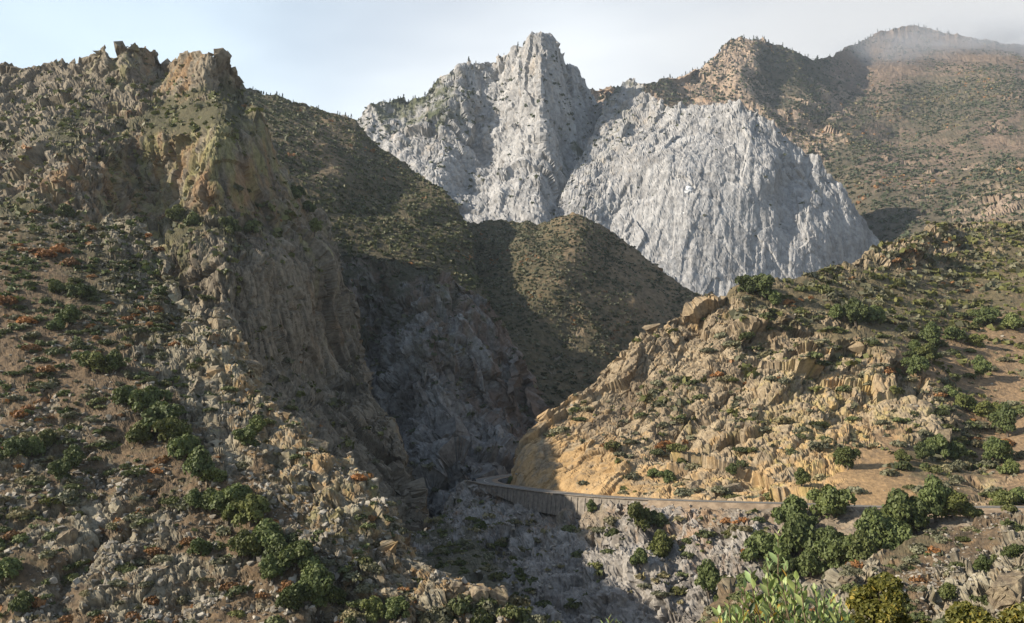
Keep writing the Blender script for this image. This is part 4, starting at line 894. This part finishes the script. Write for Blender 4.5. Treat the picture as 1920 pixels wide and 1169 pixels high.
# ------------------------------------------------------------------ conifers along the far skylines
CON = [conifer_mesh(400 + v) for v in range(5)]
def conifers(sn, n, x0, x1, below, hgt, lab, grp, crest=True):
    sh = SHEETS[sn]; nx, nb = sh['nx'], sh['nb']
    cx, cy = sh['px'][nb * nx:(nb + 1) * nx], sh['py'][nb * nx:(nb + 1) * nx]
    ok = np.where((cx > x0) & (cx < x1))[0]
    cen = rng.choice(ok, max(3, n // 7)); spread = max(2.0, (x1 - x0) / 60.0 / 3.0 * 2)
    for _ in range(n):
        c = int(rng.choice(ok)) if rng.random() < 0.35 else int(np.clip(rng.choice(cen) + rng.normal() * spread, ok[0], ok[-1])); row = nb + int(rng.random() ** 2 * below)
        kk = row * nx + c; p = sh['co'][kk]
        if not in_view(p[None], 3.0)[0][0]: continue
        o = link(bpy.data.objects.new('conifer_tree', CON[random.randrange(5)])); h = hgt[0] * .6 + (hgt[1] - hgt[0] * .6) * random.random() ** 1.6
        o.location = p - np.array([0, 0, 0.5]); o.scale = (h * random.uniform(.8, 1.2),) * 2 + (h,); o.rotation_euler = (0, 0, random.uniform(0, 6))
        tag(o, lab, 'tree', grp)
conifers('mountain', 80, 1395, 1530, 12, (9, 19), 'small dark conifer on the ridge right of the pointed far summit', 'conifers right of the far summit')
conifers('mountain', 60, 1225, 1395, 8, (8, 17), 'small dark conifer on the rim left of the pointed far summit', 'conifers left of the far summit')
conifers('mountain', 70, 1530, 1800, 6, (10, 20), 'tiny dark conifer on the skyline of the smoking hill', 'conifers on the smoking hill')
conifers('marble_peak', 60, 668, 815, 14, (8, 15), 'small dark conifer on the left shoulder of the marble peak', 'conifers on the marble shoulder')
conifers('marble_peak', 40, 815, 1100, 22, (7, 13), 'small dark conifer high on the marble peak', 'conifers high on the marble peak')
conifers('left_hillside', 34, 470, 668, 3, (4, 8), 'small dark conifer on the skyline of the left hillside', 'conifers on the left hillside skyline')

# ------------------------------------------------------------------ the road, its wall and what stands on it
def offset_path(P, off, dz=0.0):
    T = np.gradient(P[:, :2], axis=0); T /= np.linalg.norm(T, axis=1)[:, None]
    N = np.stack([-T[:, 1], T[:, 0]], -1)
    Q = P.copy(); Q[:, :2] += N * np.asarray(off).reshape(-1, 1); Q[:, 2] += dz; return Q
FINE = catmull(ROAD[::4], 10)
def ribbon(name, P, a, b, mat, dz=0.0):
    A, B = offset_path(P, a, dz), offset_path(P, b, dz); n = len(P)
    V = np.vstack([A, B]); i = np.arange(n - 1)
    return mesh_from(name, V, np.stack([i, i + 1, i + 1 + n, i + n], -1), mat)
M_ASPHALT = plain_material('asphalt', (0.17, 0.16, 0.142), (0.25, 0.235, 0.21), 0.8, 0.9, 0.2)
M_GRAVEL = plain_material('shoulder_gravel', (0.17, 0.125, 0.085), (0.33, 0.25, 0.17), 0.35, 0.95, 0.5)
M_LINE = plain_material('road_paint', (0.62, 0.58, 0.46), (0.75, 0.72, 0.6), 2.0, 0.7, 0.1)
def wall_material():
    m = bpy.data.materials.new('weathered_masonry'); m.use_nodes = True
    t = m.node_tree; t.nodes.clear(); g = G(t)
    P = g.o(g.n('ShaderNodeNewGeometry'), 'Position')
    n = g.noise(P, 0.7, 6, 0.65); st = g.noise(g.v('MULTIPLY', P, (1, 1, 0.08)), 0.55, 4, 0.6)
    col = g.mix(g.ss(n, 0.3, 0.7), (0.15, 0.128, 0.102), (0.27, 0.235, 0.19))
    col = g.mix(g.ss(st, 0.52, 0.66) * 0.6, col, (0.12, 0.105, 0.09))
    bs = g.n('ShaderNodeBsdfPrincipled', {'Base Color': col, 'Roughness': 0.95})
    bp = g.n('ShaderNodeBump', {'Height': n, 'Strength': 0.6, 'Distance': 0.2}); t.links.new(bp.outputs[0], bs.inputs['Normal'])
    out = g.n('ShaderNodeOutputMaterial'); t.links.new(bs.outputs[0], out.inputs[0]); return m
M_WALL = wall_material()
nF = len(FINE); fx, fy, fd = project(FINE)
turn = np.argmin(fx); arc = np.arange(nF)
wide = 3.6 + 3.5 * np.exp(-((arc - turn) / 9.0) ** 2)
road = link(bpy.data.objects.new('road', ribbon('road', FINE, -3.5, wide, M_ASPHALT))); tag(road, 'grey two-lane mountain road bending round the foot of the spur', 'road', None, 'structure')
sh_ = link(bpy.data.objects.new('road_shoulder', ribbon('road_shoulder', FINE, -6.5, wide + 1.6, M_GRAVEL, -0.06))); sh_.parent = road
def bank_strip(P, off0, off1, drop):
    A = offset_path(P, off0, -0.07); B = offset_path(P, off1, -drop); n = len(P); i = np.arange(n - 1)
    return mesh_from('embankment', np.vstack([A, B]), np.stack([i, i + 1, i + 1 + n, i + n], -1), M_GRAVEL)
es = np.where((arc < turn) & (fx > 1225))[0]
eb = link(bpy.data.objects.new('embankment', bank_strip(FINE[es], wide[es] + 1.58, wide[es] + 7.0, 6.0))); eb.parent = road
for nm, off, wd in (('centre_line', 0.0, 0.12),):
    o = link(bpy.data.objects.new(nm, ribbon(nm, FINE, off - wd, off + wd, M_LINE, 0.012))); o.parent = road
# retaining wall on the outer side, with a low parapet
ws = np.where((arc <= turn + 2) & (fx < 1245))[0]; WP = FINE[ws]; wo = wide[ws] + 0.15
hgt = np.interp(project(WP)[0], [905, 940, 985, 1020, 1150, 1215, 1245], [1.5, 3.5, 6.0, 7.8, 8.2, 4.5, 1.0])
def wall_mesh(name, P, o0, o1, ztop, zbot, batter=0.0):
    A = offset_path(P, o0); B = offset_path(P, o1); Bb = offset_path(P, o1 + batter * (ztop - zbot)); n = len(P); rows = []
    for Q, z in ((A, zbot), (A, ztop), (B, ztop), (Bb, zbot)):
        R = Q.copy(); R[:, 2] = P[:, 2] + z; rows.append(R)
    V = np.vstack(rows); F = []
    for r in range(3):
        for i in range(n - 1): F.append((r * n + i, r * n + i + 1, (r + 1) * n + i + 1, (r + 1) * n + i))
    F += [(0, n, 2 * n, 3 * n), (n - 1, 4 * n - 1, 3 * n - 1, 2 * n - 1)]
    return mesh_from(name, V, np.array(F), M_WALL)
rw = link(bpy.data.objects.new('retaining_wall', None)); tag(rw, 'tall weathered masonry retaining wall holding up the road at the bend', 'wall')
for nm, me in (('coping', wall_mesh('coping', WP, wo - 0.1, wo + 0.96, 0.10, -0.101)), ('wall_face', wall_mesh('wall_face', WP, wo, wo + 0.9, -0.1, -hgt, 0.10))):
    o = link(bpy.data.objects.new(nm, me)); o.parent = rw
for j in range(2, len(WP) - 3, 3):                     # buttress ribs down the face
    p0 = offset_path(WP, wo + 0.88)[j]; t_ = WP[j + 1] - WP[j - 1]; a = math.atan2(t_[1], t_[0]); h = hgt[j]
    V = np.array([(x, y, z) for z in (-h, -0.6) for x, y in ((-.35, 0), (.35, 0), (.3, .35 + .1 * (h if z < -1 else 0)), (-.3, .35 + .1 * (h if z < -1 else 0)))])
    F = np.array([(0, 1, 5, 4), (1, 2, 6, 5), (2, 3, 7, 6), (3, 0, 4, 7), (4, 5, 6, 7), (0, 3, 2, 1)])
    o = link(bpy.data.objects.new('buttress', mesh_from('buttress', V, F, M_WALL))); o.parent = rw; o.location = p0; o.rotation_euler = (0, 0, a)

M_CAR = plain_material('dark_car_paint', (0.012, 0.013, 0.016), (0.02, 0.021, 0.025), 1.0, 0.3, 0.0)
M_TYRE = plain_material('tyre_rubber', (0.01, 0.01, 0.01), (0.02, 0.02, 0.02), 4.0)
M_GLASS = plain_material('car_glass', (0.02, 0.025, 0.03), (0.03, 0.035, 0.04), 1.0, 0.1, 0.0)
def profile_body(name, prof, w0, w1, mat):
    """Side profile (y, z) extruded across x, narrowing upward from half-width w0 to w1."""
    zs = [p[1] for p in prof]; z0, z1 = min(zs), max(zs); n = len(prof)
    hw = [w0 + (w1 - w0) * (z - z0) / (z1 - z0) for z in zs]
    bm = bmesh.new(); L = [bm.verts.new((-h, y, z)) for h, (y, z) in zip(hw, prof)]; R = [bm.verts.new((h, y, z)) for h, (y, z) in zip(hw, prof)]
    bm.faces.new(L); bm.faces.new(R[::-1])
    for i in range(n): bm.faces.new((L[i], R[i], R[(i + 1) % n], L[(i + 1) % n]))
    bmesh.ops.recalc_face_normals(bm, faces=bm.faces[:]); bmesh.ops.bevel(bm, geom=bm.edges[:], offset=0.05, segments=2, affect='EDGES')
    me = bpy.data.meshes.new(name); bm.to_mesh(me); bm.free(); me.materials.append(mat); return me
car = link(bpy.data.objects.new('parked_car', None)); tag(car, 'small dark car stopped on the wide shoulder of the bend', 'car')
ci = int(turn) - 3; cp = offset_path(FINE, wide - 1.8)[ci]; ct = FINE[ci + 1] - FINE[ci - 1]
car.location = cp + np.array([0, 0, 0.02]); car.rotation_euler = (0, 0, math.atan2(ct[1], ct[0]) - math.pi / 2)
for nm, me in (('body', profile_body('body', [(-2.1, .3), (2.1, .3), (2.15, .7), (1.2, .92), (-1.9, .98), (-2.15, .75)], .88, .82, M_CAR)),
               ('cabin', profile_body('cabin', [(-1.8, .94), (1.0, .9), (.3, 1.45), (-1.3, 1.48)], .80, .62, M_GLASS))):
    o = link(bpy.data.objects.new(nm, me)); o.parent = car
for x in (-.8, .8):
    for y in (-1.3, 1.3):
        V, F = tube([(-.12, 0, 0), (.12, 0, 0)], [.33, .33], 16); V2, F2 = tube([(-.13, 0, 0), (.13, 0, 0)], [.18, .18], 12)
        o = link(bpy.data.objects.new('wheel', mesh_from('wheel', *join([(V, F), (V2, F2)]), M_TYRE))); o.parent = car; o.location = (x, y, .33)
tree('rocky_spur', 951, 906, 11, 'small pointed dark tree inside the road bend', 2, tall=1.9)

# ------------------------------------------------------------------ single boulders
for (sn, x, y, w, hh, rot, lab) in [
    ('near_hillside', 730, 962, 36, .85, .5, 'pale yellow squared boulder perched on the ridge edge above the gorge'),
    ('near_hillside', 856, 1108, 36, 1.0, .2, 'upright tan boulder left of the paired blocks at the ridge end'),
    ('near_hillside', 878, 1112, 13, .8, .9, 'small tan boulder wedged between the larger ridge-end blocks'),
    ('near_hillside', 899, 1116, 38, 1.15, .3, 'purplish tan split block at the ridge end, left half of the pair'),
    ('near_hillside', 934, 1118, 42, 1.1, .1, 'large tan split block at the ridge end, right half of the pair'),
    ('near_hillside', 699, 1122, 22, .8, 1.0, 'rounded whitish boulder below the rubble at the ridge foot'),
    ('near_hillside', 722, 1132, 22, .8, .4, 'grey boulder beside the rounded whitish one'),
    ('near_hillside', 738, 1138, 18, .8, 1.4, 'pale boulder right of the grey one at the ridge foot'),
    ('near_hillside', 412, 584, 15, 1.3, .4, 'pale capstone on top of the rock pinnacle'),
    ('near_hillside', 416, 612, 34, 1.4, .8, 'tan rock pillar of the pinnacle on the ridge crest'),
    ('near_hillside', 596, 838, 52, .7, .3, 'bright orange slab outcrop on the ridge crest'),
    ('near_hillside', 470, 690, 46, .8, .6, 'yellowish slab outcrop below the pinnacle'),
    ('near_hillside', 300, 1078, 52, .7, 1.1, 'white broken outcrop low on the near hillside'),
    ('near_hillside', 130, 1010, 40, .9, .2, 'grey broken outcrop low on the left of the near hillside'),
    ('near_hillside', 135, 878, 24, .6, .7, 'flat pale slab among the shrubs of the near hillside'),
    ('rocky_spur', 1770, 815, 30, 1.0, .9, 'pale rounded block on the right edge of the spur'),
    ('rocky_spur', 1300, 912, 40, .5, .2, 'low pale ledge block beside the road'),
    ('rocky_spur', 1370, 917, 44, .55, .3, 'light tan cut block beside the road'),
    ('foreground_slope', 1592, 1092, 40, 1.0, .5, 'orange-brown jointed block at the crest of the foreground slope'),
    ('foreground_slope', 1890, 1105, 90, .8, .6, 'big grey-brown outcrop at the right edge of the foreground slope'),
    ('foreground_slope', 1790, 1155, 56, .8, .2, 'rounded brown outcrop low on the foreground slope'),
]:
    p, n, d = ground_at(sn, x, y); R = w / FPX * d / 2
    o = link(bpy.data.objects.new('boulder', block_mesh('boulder', int(x * 7 + y), M_BOULDER, (R * .85, R * .7, R * hh * .85), 11, .2)))
    o.location = p - np.array([0, 0, .12 * R]); o.rotation_euler = (random.uniform(-.35, .35), random.uniform(-.35, .35), rot); tag(o, lab, 'boulder')
M_WHITE = plain_material('fresh_marble', (0.70, 0.70, 0.69), (0.82, 0.82, 0.81), 0.1)
for (x, y, r) in ((1290, 352, 7.0), (1287, 360, 6.0), (1294, 358, 5.0), (1282, 400, 3.0)):
    p, n, d = ground_at('marble_cliff', x, y)
    o = link(bpy.data.objects.new('rockfall_scar', stone_mesh('rockfall_scar', int(x), M_WHITE, 14, (1, .8, .35)))); o.parent = SHEETS['marble_cliff']['ob']
    o.location = p; o.scale = (r,) * 3; o.rotation_euler = Vector(n).to_track_quat('Z', 'Y').to_euler(); o['label'] = 'bright white fresh rockfall scar'

# ------------------------------------------------------------------ the roadside bank under the camera
def bank():
    xs = np.linspace(-30, 40, 90); ys = np.concatenate([np.linspace(-8, 16, 60), np.linspace(17, 60, 20)])
    X, Y = np.meshgrid(xs, ys)
    Z = -1.7 - np.where(Y > 1.2, (Y - 1.2) * 0.85, 0) + 0.18 * np.sin(X * 1.7 + Y) * np.cos(Y * 1.3) + rng.normal(size=X.shape) * 0.03
    n = len(xs); i = np.arange(len(ys) - 1)[:, None] * n + np.arange(n - 1)[None]
    return mesh_from('roadside_bank', np.stack([X, Y, Z], -1).reshape(-1, 3), np.stack([i, i + 1, i + n + 1, i + n], -1).reshape(-1, 4), plain_material('bank_soil', (0.12, 0.085, 0.055), (0.24, 0.17, 0.11), 1.2, 0.95, 0.6))
tag(link(bpy.data.objects.new('roadside_bank', bank())), 'earth bank at the viewpoint', 'ground', None, 'structure')
gv = np.array([(-7000, -1400, -160), (7000, -1400, -160), (7000, 7000, -160), (-7000, 7000, -160)], float)
tag(link(bpy.data.objects.new('ground', mesh_from('ground', gv, np.array([[0, 1, 2, 3]]), plain_material('valley_ground', (0.10, 0.085, 0.06), (0.16, 0.13, 0.09), 0.01)))), 'valley ground at the bottom of the canyon', 'ground', None, 'structure')

# ------------------------------------------------------------------ foreground plants
M_LEAF = leaf_material('pale_leaf', (0.15, 0.22, 0.07), (0.28, 0.36, 0.16), None, 0.45, 0.15)
M_LEAF2 = leaf_material('dark_leaf', (0.05, 0.085, 0.025), (0.12, 0.17, 0.06), None, 0.4, 0.2)
M_YELLOW = leaf_material('yellow_leaf', (0.42, 0.27, 0.05), (0.55, 0.36, 0.08), None, 0.5, 0.25)
M_GOLD = leaf_material('golden_green_leaf', (0.075, 0.08, 0.018), (0.27, 0.25, 0.06), (0.42, 0.30, 0.06), 0.45, 0.2)
M_TWIG = plain_material('twig', (0.10, 0.075, 0.045), (0.20, 0.15, 0.09), 8.0)
def big_leaf(name, mat, seed):
    """A lance-shaped leaf along +Z, folded at the midrib and curling back, unit length."""
    r = random.Random(seed); V, F = [], []; prof = [(0, .02), (.12, .08), (.32, .17), (.55, .20), (.78, .14), (1.0, .006)]
    for i, (z, w) in enumerate(prof):
        b = -0.16 * z * z * r.uniform(.7, 1.3)
        V += [(-w, b + w * .35, z), (0, b, z), (w, b + w * .35, z)]
    for i in range(len(prof) - 1):
        for k in (0, 1): F.append((i * 3 + k, i * 3 + k + 1, i * 3 + k + 4, i * 3 + k + 3))
    me = mesh_from(name, np.array(V), np.array(F), mat, True); set_tone(me, [r.uniform(.2, .9)] * len(F)); return me
LEAVES = [big_leaf('leaf', M_LEAF, i) for i in range(3)] + [big_leaf('leaf', M_LEAF2, 5)] + [big_leaf('leaf', M_LEAF2, 6)]
YLEAF = big_leaf('leaf', M_YELLOW, 9)
def leafy_shrub(name, base, tips, label, per=12, length=0.085, limit=296):
    e = link(bpy.data.objects.new(name, None)); e.location = base; tag(e, label, 'shrub'); n = 0; stems = []; extra = {}
    for ti, tip in enumerate(tips):
        tip = np.asarray(tip) - base; rr_ = random.Random(ti * 13 + 1)
        mid = tip * np.array([.55, .6, .55]) + np.array([rr_.uniform(-.1, .1), rr_.uniform(-.1, .1), 0.0])
        C = catmull([np.zeros(3) + np.array([rr_.uniform(-.08, .08), rr_.uniform(-.08, .08), -.1]), mid, tip], 14)
        stems.append(tube(C, np.linspace(.012, .0025, len(C)), 5))
        d = np.concatenate([[0], np.cumsum(np.linalg.norm(np.diff(C, axis=0), axis=1))])
        for k in range(per + 8):
            s_ = d[-1] - 0.012 - k * length * 0.34; p = np.array([np.interp(s_, d, C[:, q]) for q in range(3)])
            t_ = np.array([np.interp(min(s_ + .02, d[-1]), d, C[:, q]) for q in range(3)]) - np.array([np.interp(s_ - .02, d, C[:, q]) for q in range(3)])
            t_ = Vector(t_).normalized(); a = k * 2.4 + ti; side = t_.orthogonal().normalized(); side.rotate(Matrix.Rotation(a, 3, t_))
            op = min(0.35 + 0.055 * k, 0.95) * rr_.uniform(.7, 1.25); dr = (t_ * math.cos(op) + side * math.sin(op)).normalized()
            yel = rr_.random() < 0.02 + 0.012 * k
            me = YLEAF if yel else LEAVES[rr_.randrange(3) if k < 4 or rr_.random() < .3 else 3 + rr_.randrange(2)]
            L = length * rr_.uniform(.65, 1.15) * (0.75 if k < 2 else 1.0)
            q = dr.to_track_quat('Z', 'Y'); q.rotate(Matrix.Rotation(rr_.uniform(-1.2, 1.2), 3, dr))
            if k < per and n < limit:
                o = link(bpy.data.objects.new('leaf', me)); o.parent = e; n += 1
                o.location = p; o.scale = (L, L, L); o.rotation_euler = q.to_euler()
            else:                                        # leaves deep in the bush, past the limit for single parts
                M = Matrix.LocRotScale(Vector(p), q, Vector((L, L, L))); extra.setdefault(me.name, (me, []))[1].append(np.array(M))
    for me, Ms in extra.values():
        V = np.array([(*v.co, 1) for v in me.vertices]); F = np.array([f.vertices for f in me.polygons]); Ms = np.array(Ms)
        W = np.einsum('nij,vj->nvi', Ms, V)[:, :, :3].reshape(-1, 3); FF = (F[None] + (np.arange(len(Ms)) * len(V))[:, None, None]).reshape(-1, 4)
        m2 = mesh_from('inner_leaves', W, FF, me.materials[0], True); set_tone(m2, np.repeat(rng.uniform(.1, .9, len(Ms)), len(F)))
        o = link(bpy.data.objects.new('inner_leaves', m2)); o.parent = e; o['kind'] = 'stuff'
    o = link(bpy.data.objects.new('stem', mesh_from('stem', *join(stems), M_TWIG))); o.parent = e
    return e
TIPS = [(1459,1000,3.6),(1440,1052,3.55),(1472,1052,3.7),(1408,1072,3.5),(1432,1090,3.4),(1492,1082,3.7),(1366,1128,3.4),(1350,1150,3.3),(1398,1112,3.5),(1450,1110,3.3),(1480,1120,3.5),(1508,1106,3.6),(1528,1104,3.7),(1556,1112,3.8),(1578,1135,3.7),
        (1540,1130,3.4),(1420,1130,3.2),(1465,1140,3.1),(1505,1138,3.2),(1380,1150,3.1),(1560,1150,3.4),(1440,1155,3.0),(1525,1155,3.1),(1490,1160,2.9)]
_r = random.Random(5)
for _i in range(95):
    _x = _r.uniform(1345, 1600); _top = np.interp(_x, [1340, 1370, 1410, 1460, 1500, 1560, 1610], [1160, 1125, 1080, 1050, 1090, 1115, 1150])
    TIPS.append((_x, _r.uniform(_top, 1190), _r.uniform(3.0, 3.9)))
leafy_shrub('leafy_shrub', np.array([1.22, 3.45, -3.2]), [at(*t) for t in TIPS], 'tall leafy shrub with pale green upright leaves, close to the viewpoint', 12, 0.060)
leafy_shrub('leafy_sprig', np.array([0.44, 3.3, -3.1]), [at(1142,1158,3.4), at(1156,1164,3.4), at(1130,1168,3.4), at(1165,1172,3.3)], 'tips of a pale leafy sprig poking up at the bottom edge', 7, 0.045)
leafy_shrub('yellow_sprig', np.array([0.9, 3.6, -3.3]), [at(1318,1158,3.8), at(1312,1170,3.8), at(1326,1172,3.7)], 'thin yellow-green shoot at the bottom edge near the oak grove', 8, 0.035)
def golden_bush(name, px0, px1, ytop, depth, n, label, seed):
    r = np.random.default_rng(seed); c = at((px0 + px1) / 2, 1200, depth); R = (px1 - px0) / 2 / FPX * depth
    top = at((px0 + px1) / 2, ytop, depth)[2]; H = top - c[2]; lumps = []
    for i in range(26):
        u = r.uniform(-1, 1); h = (1 - abs(u) ** 2.0) * r.uniform(.35, 1.0)
        lumps.append((u * R * .85, r.uniform(-.5, .5) * R, h * H * .85, R * r.uniform(.14, .24)))
    C, N, tone = lumpy_cloud(n, lumps, r, 0.9); V, F = leaf_cards(C, N, 0.016, r, asp=.5)
    e = link(bpy.data.objects.new(name, None)); zb = -1.7 - (c[1] - 1.2) * .85; e.location = (c[0], c[1], c[2]); tag(e, label, 'shrub')
    me = mesh_from('foliage', V, F, M_GOLD); set_tone(me, np.clip(tone + r.normal(size=n) * .2, 0, 1)); o = link(bpy.data.objects.new('foliage', me)); o.parent = e; o['kind'] = 'stuff'
    st = [tube([(0, 0, zb - c[2] - .1), (l[0] * .4, l[1] * .4, l[2] * .3 - .2), (l[0], l[1], l[2] + l[3] * .6)], [.02, .012, .003], 5) for l in lumps[:16]]
    o = link(bpy.data.objects.new('stem', mesh_from('stem', *join(st), M_TWIG))); o.parent = e
golden_bush('golden_bush', 1565, 1765, 1070, 5.5, 9000, 'golden-green small-leaved bush right of the tall leafy shrub', 71)
golden_bush('golden_bush', 1765, 1990, 1135, 5.0, 6000, 'low golden-green bush in the bottom right corner', 72)

# ------------------------------------------------------------------ smoke on the burning hill, and the hazy air
def volume_material(name, build):
    m = bpy.data.materials.new(name); m.use_nodes = True; t = m.node_tree; t.nodes.clear(); g = G(t)
    v = g.n('ShaderNodeVolumePrincipled'); build(g, v); out = g.n('ShaderNodeOutputMaterial'); t.links.new(v.outputs[0], out.inputs['Volume']); return m
def haze_vol(g, v):
    v.inputs['Color'].default_value = (0.78, 0.89, 1.0, 1); v.inputs['Density'].default_value = 5.0e-5; v.inputs['Anisotropy'].default_value = 0.2
def box_mesh(name, lo, hi, mat):
    V = np.array([(x, y, z) for x in (lo[0], hi[0]) for y in (lo[1], hi[1]) for z in (lo[2], hi[2])], float)
    F = np.array([(0, 1, 3, 2), (4, 6, 7, 5), (0, 4, 5, 1), (2, 3, 7, 6), (0, 2, 6, 4), (1, 5, 7, 3)]); return mesh_from(name, V, F, mat)
tag(link(bpy.data.objects.new('haze', box_mesh('haze', (-7100, -1500, -161), (7100, 7100, 2450), volume_material('hazy_air', haze_vol)))), 'thin hazy air over the canyon', 'haze', None, 'stuff')
def smoke_vol(g, v):
    P = g.o(g.n('ShaderNodeTexCoord'), 'Object')
    n = g.noise(g.v('MULTIPLY', P, (1, 1, 1.6)), 2.2, 5, 0.6, 0.5)
    fall = g.ss(g.v('LENGTH', P), 0.25, 1.0, 1.0, 0.0)
    v.inputs['Color'].default_value = (0.74, 0.80, 0.90, 1); g.put(v.inputs['Density'], fall * g.ss(n, 0.28, 0.70) * 0.0042)
M_SMOKE = volume_material('smoke', smoke_vol)
for (x, y, d, sx, sy, sz, lab) in [(1800, 95, 3900, 560, 350, 190, 'blue-grey smoke drifting along the top of the burning hill'), (1960, 110, 3700, 480, 300, 260, 'thicker smoke pouring over the right shoulder of the burning hill'),
                                   (1640, 130, 3700, 420, 300, 190, 'thin bluish smoke hanging below the burning summit')]:
    bm = bmesh.new(); bmesh.ops.create_icosphere(bm, subdivisions=3, radius=1.0); me = bpy.data.meshes.new('smoke'); bm.to_mesh(me); bm.free(); me.materials.append(M_SMOKE)
    o = link(bpy.data.objects.new('smoke', me)); o.location = at(x, y, d); o.scale = (sx, sy, sz); tag(o, lab, 'smoke', None, 'stuff')
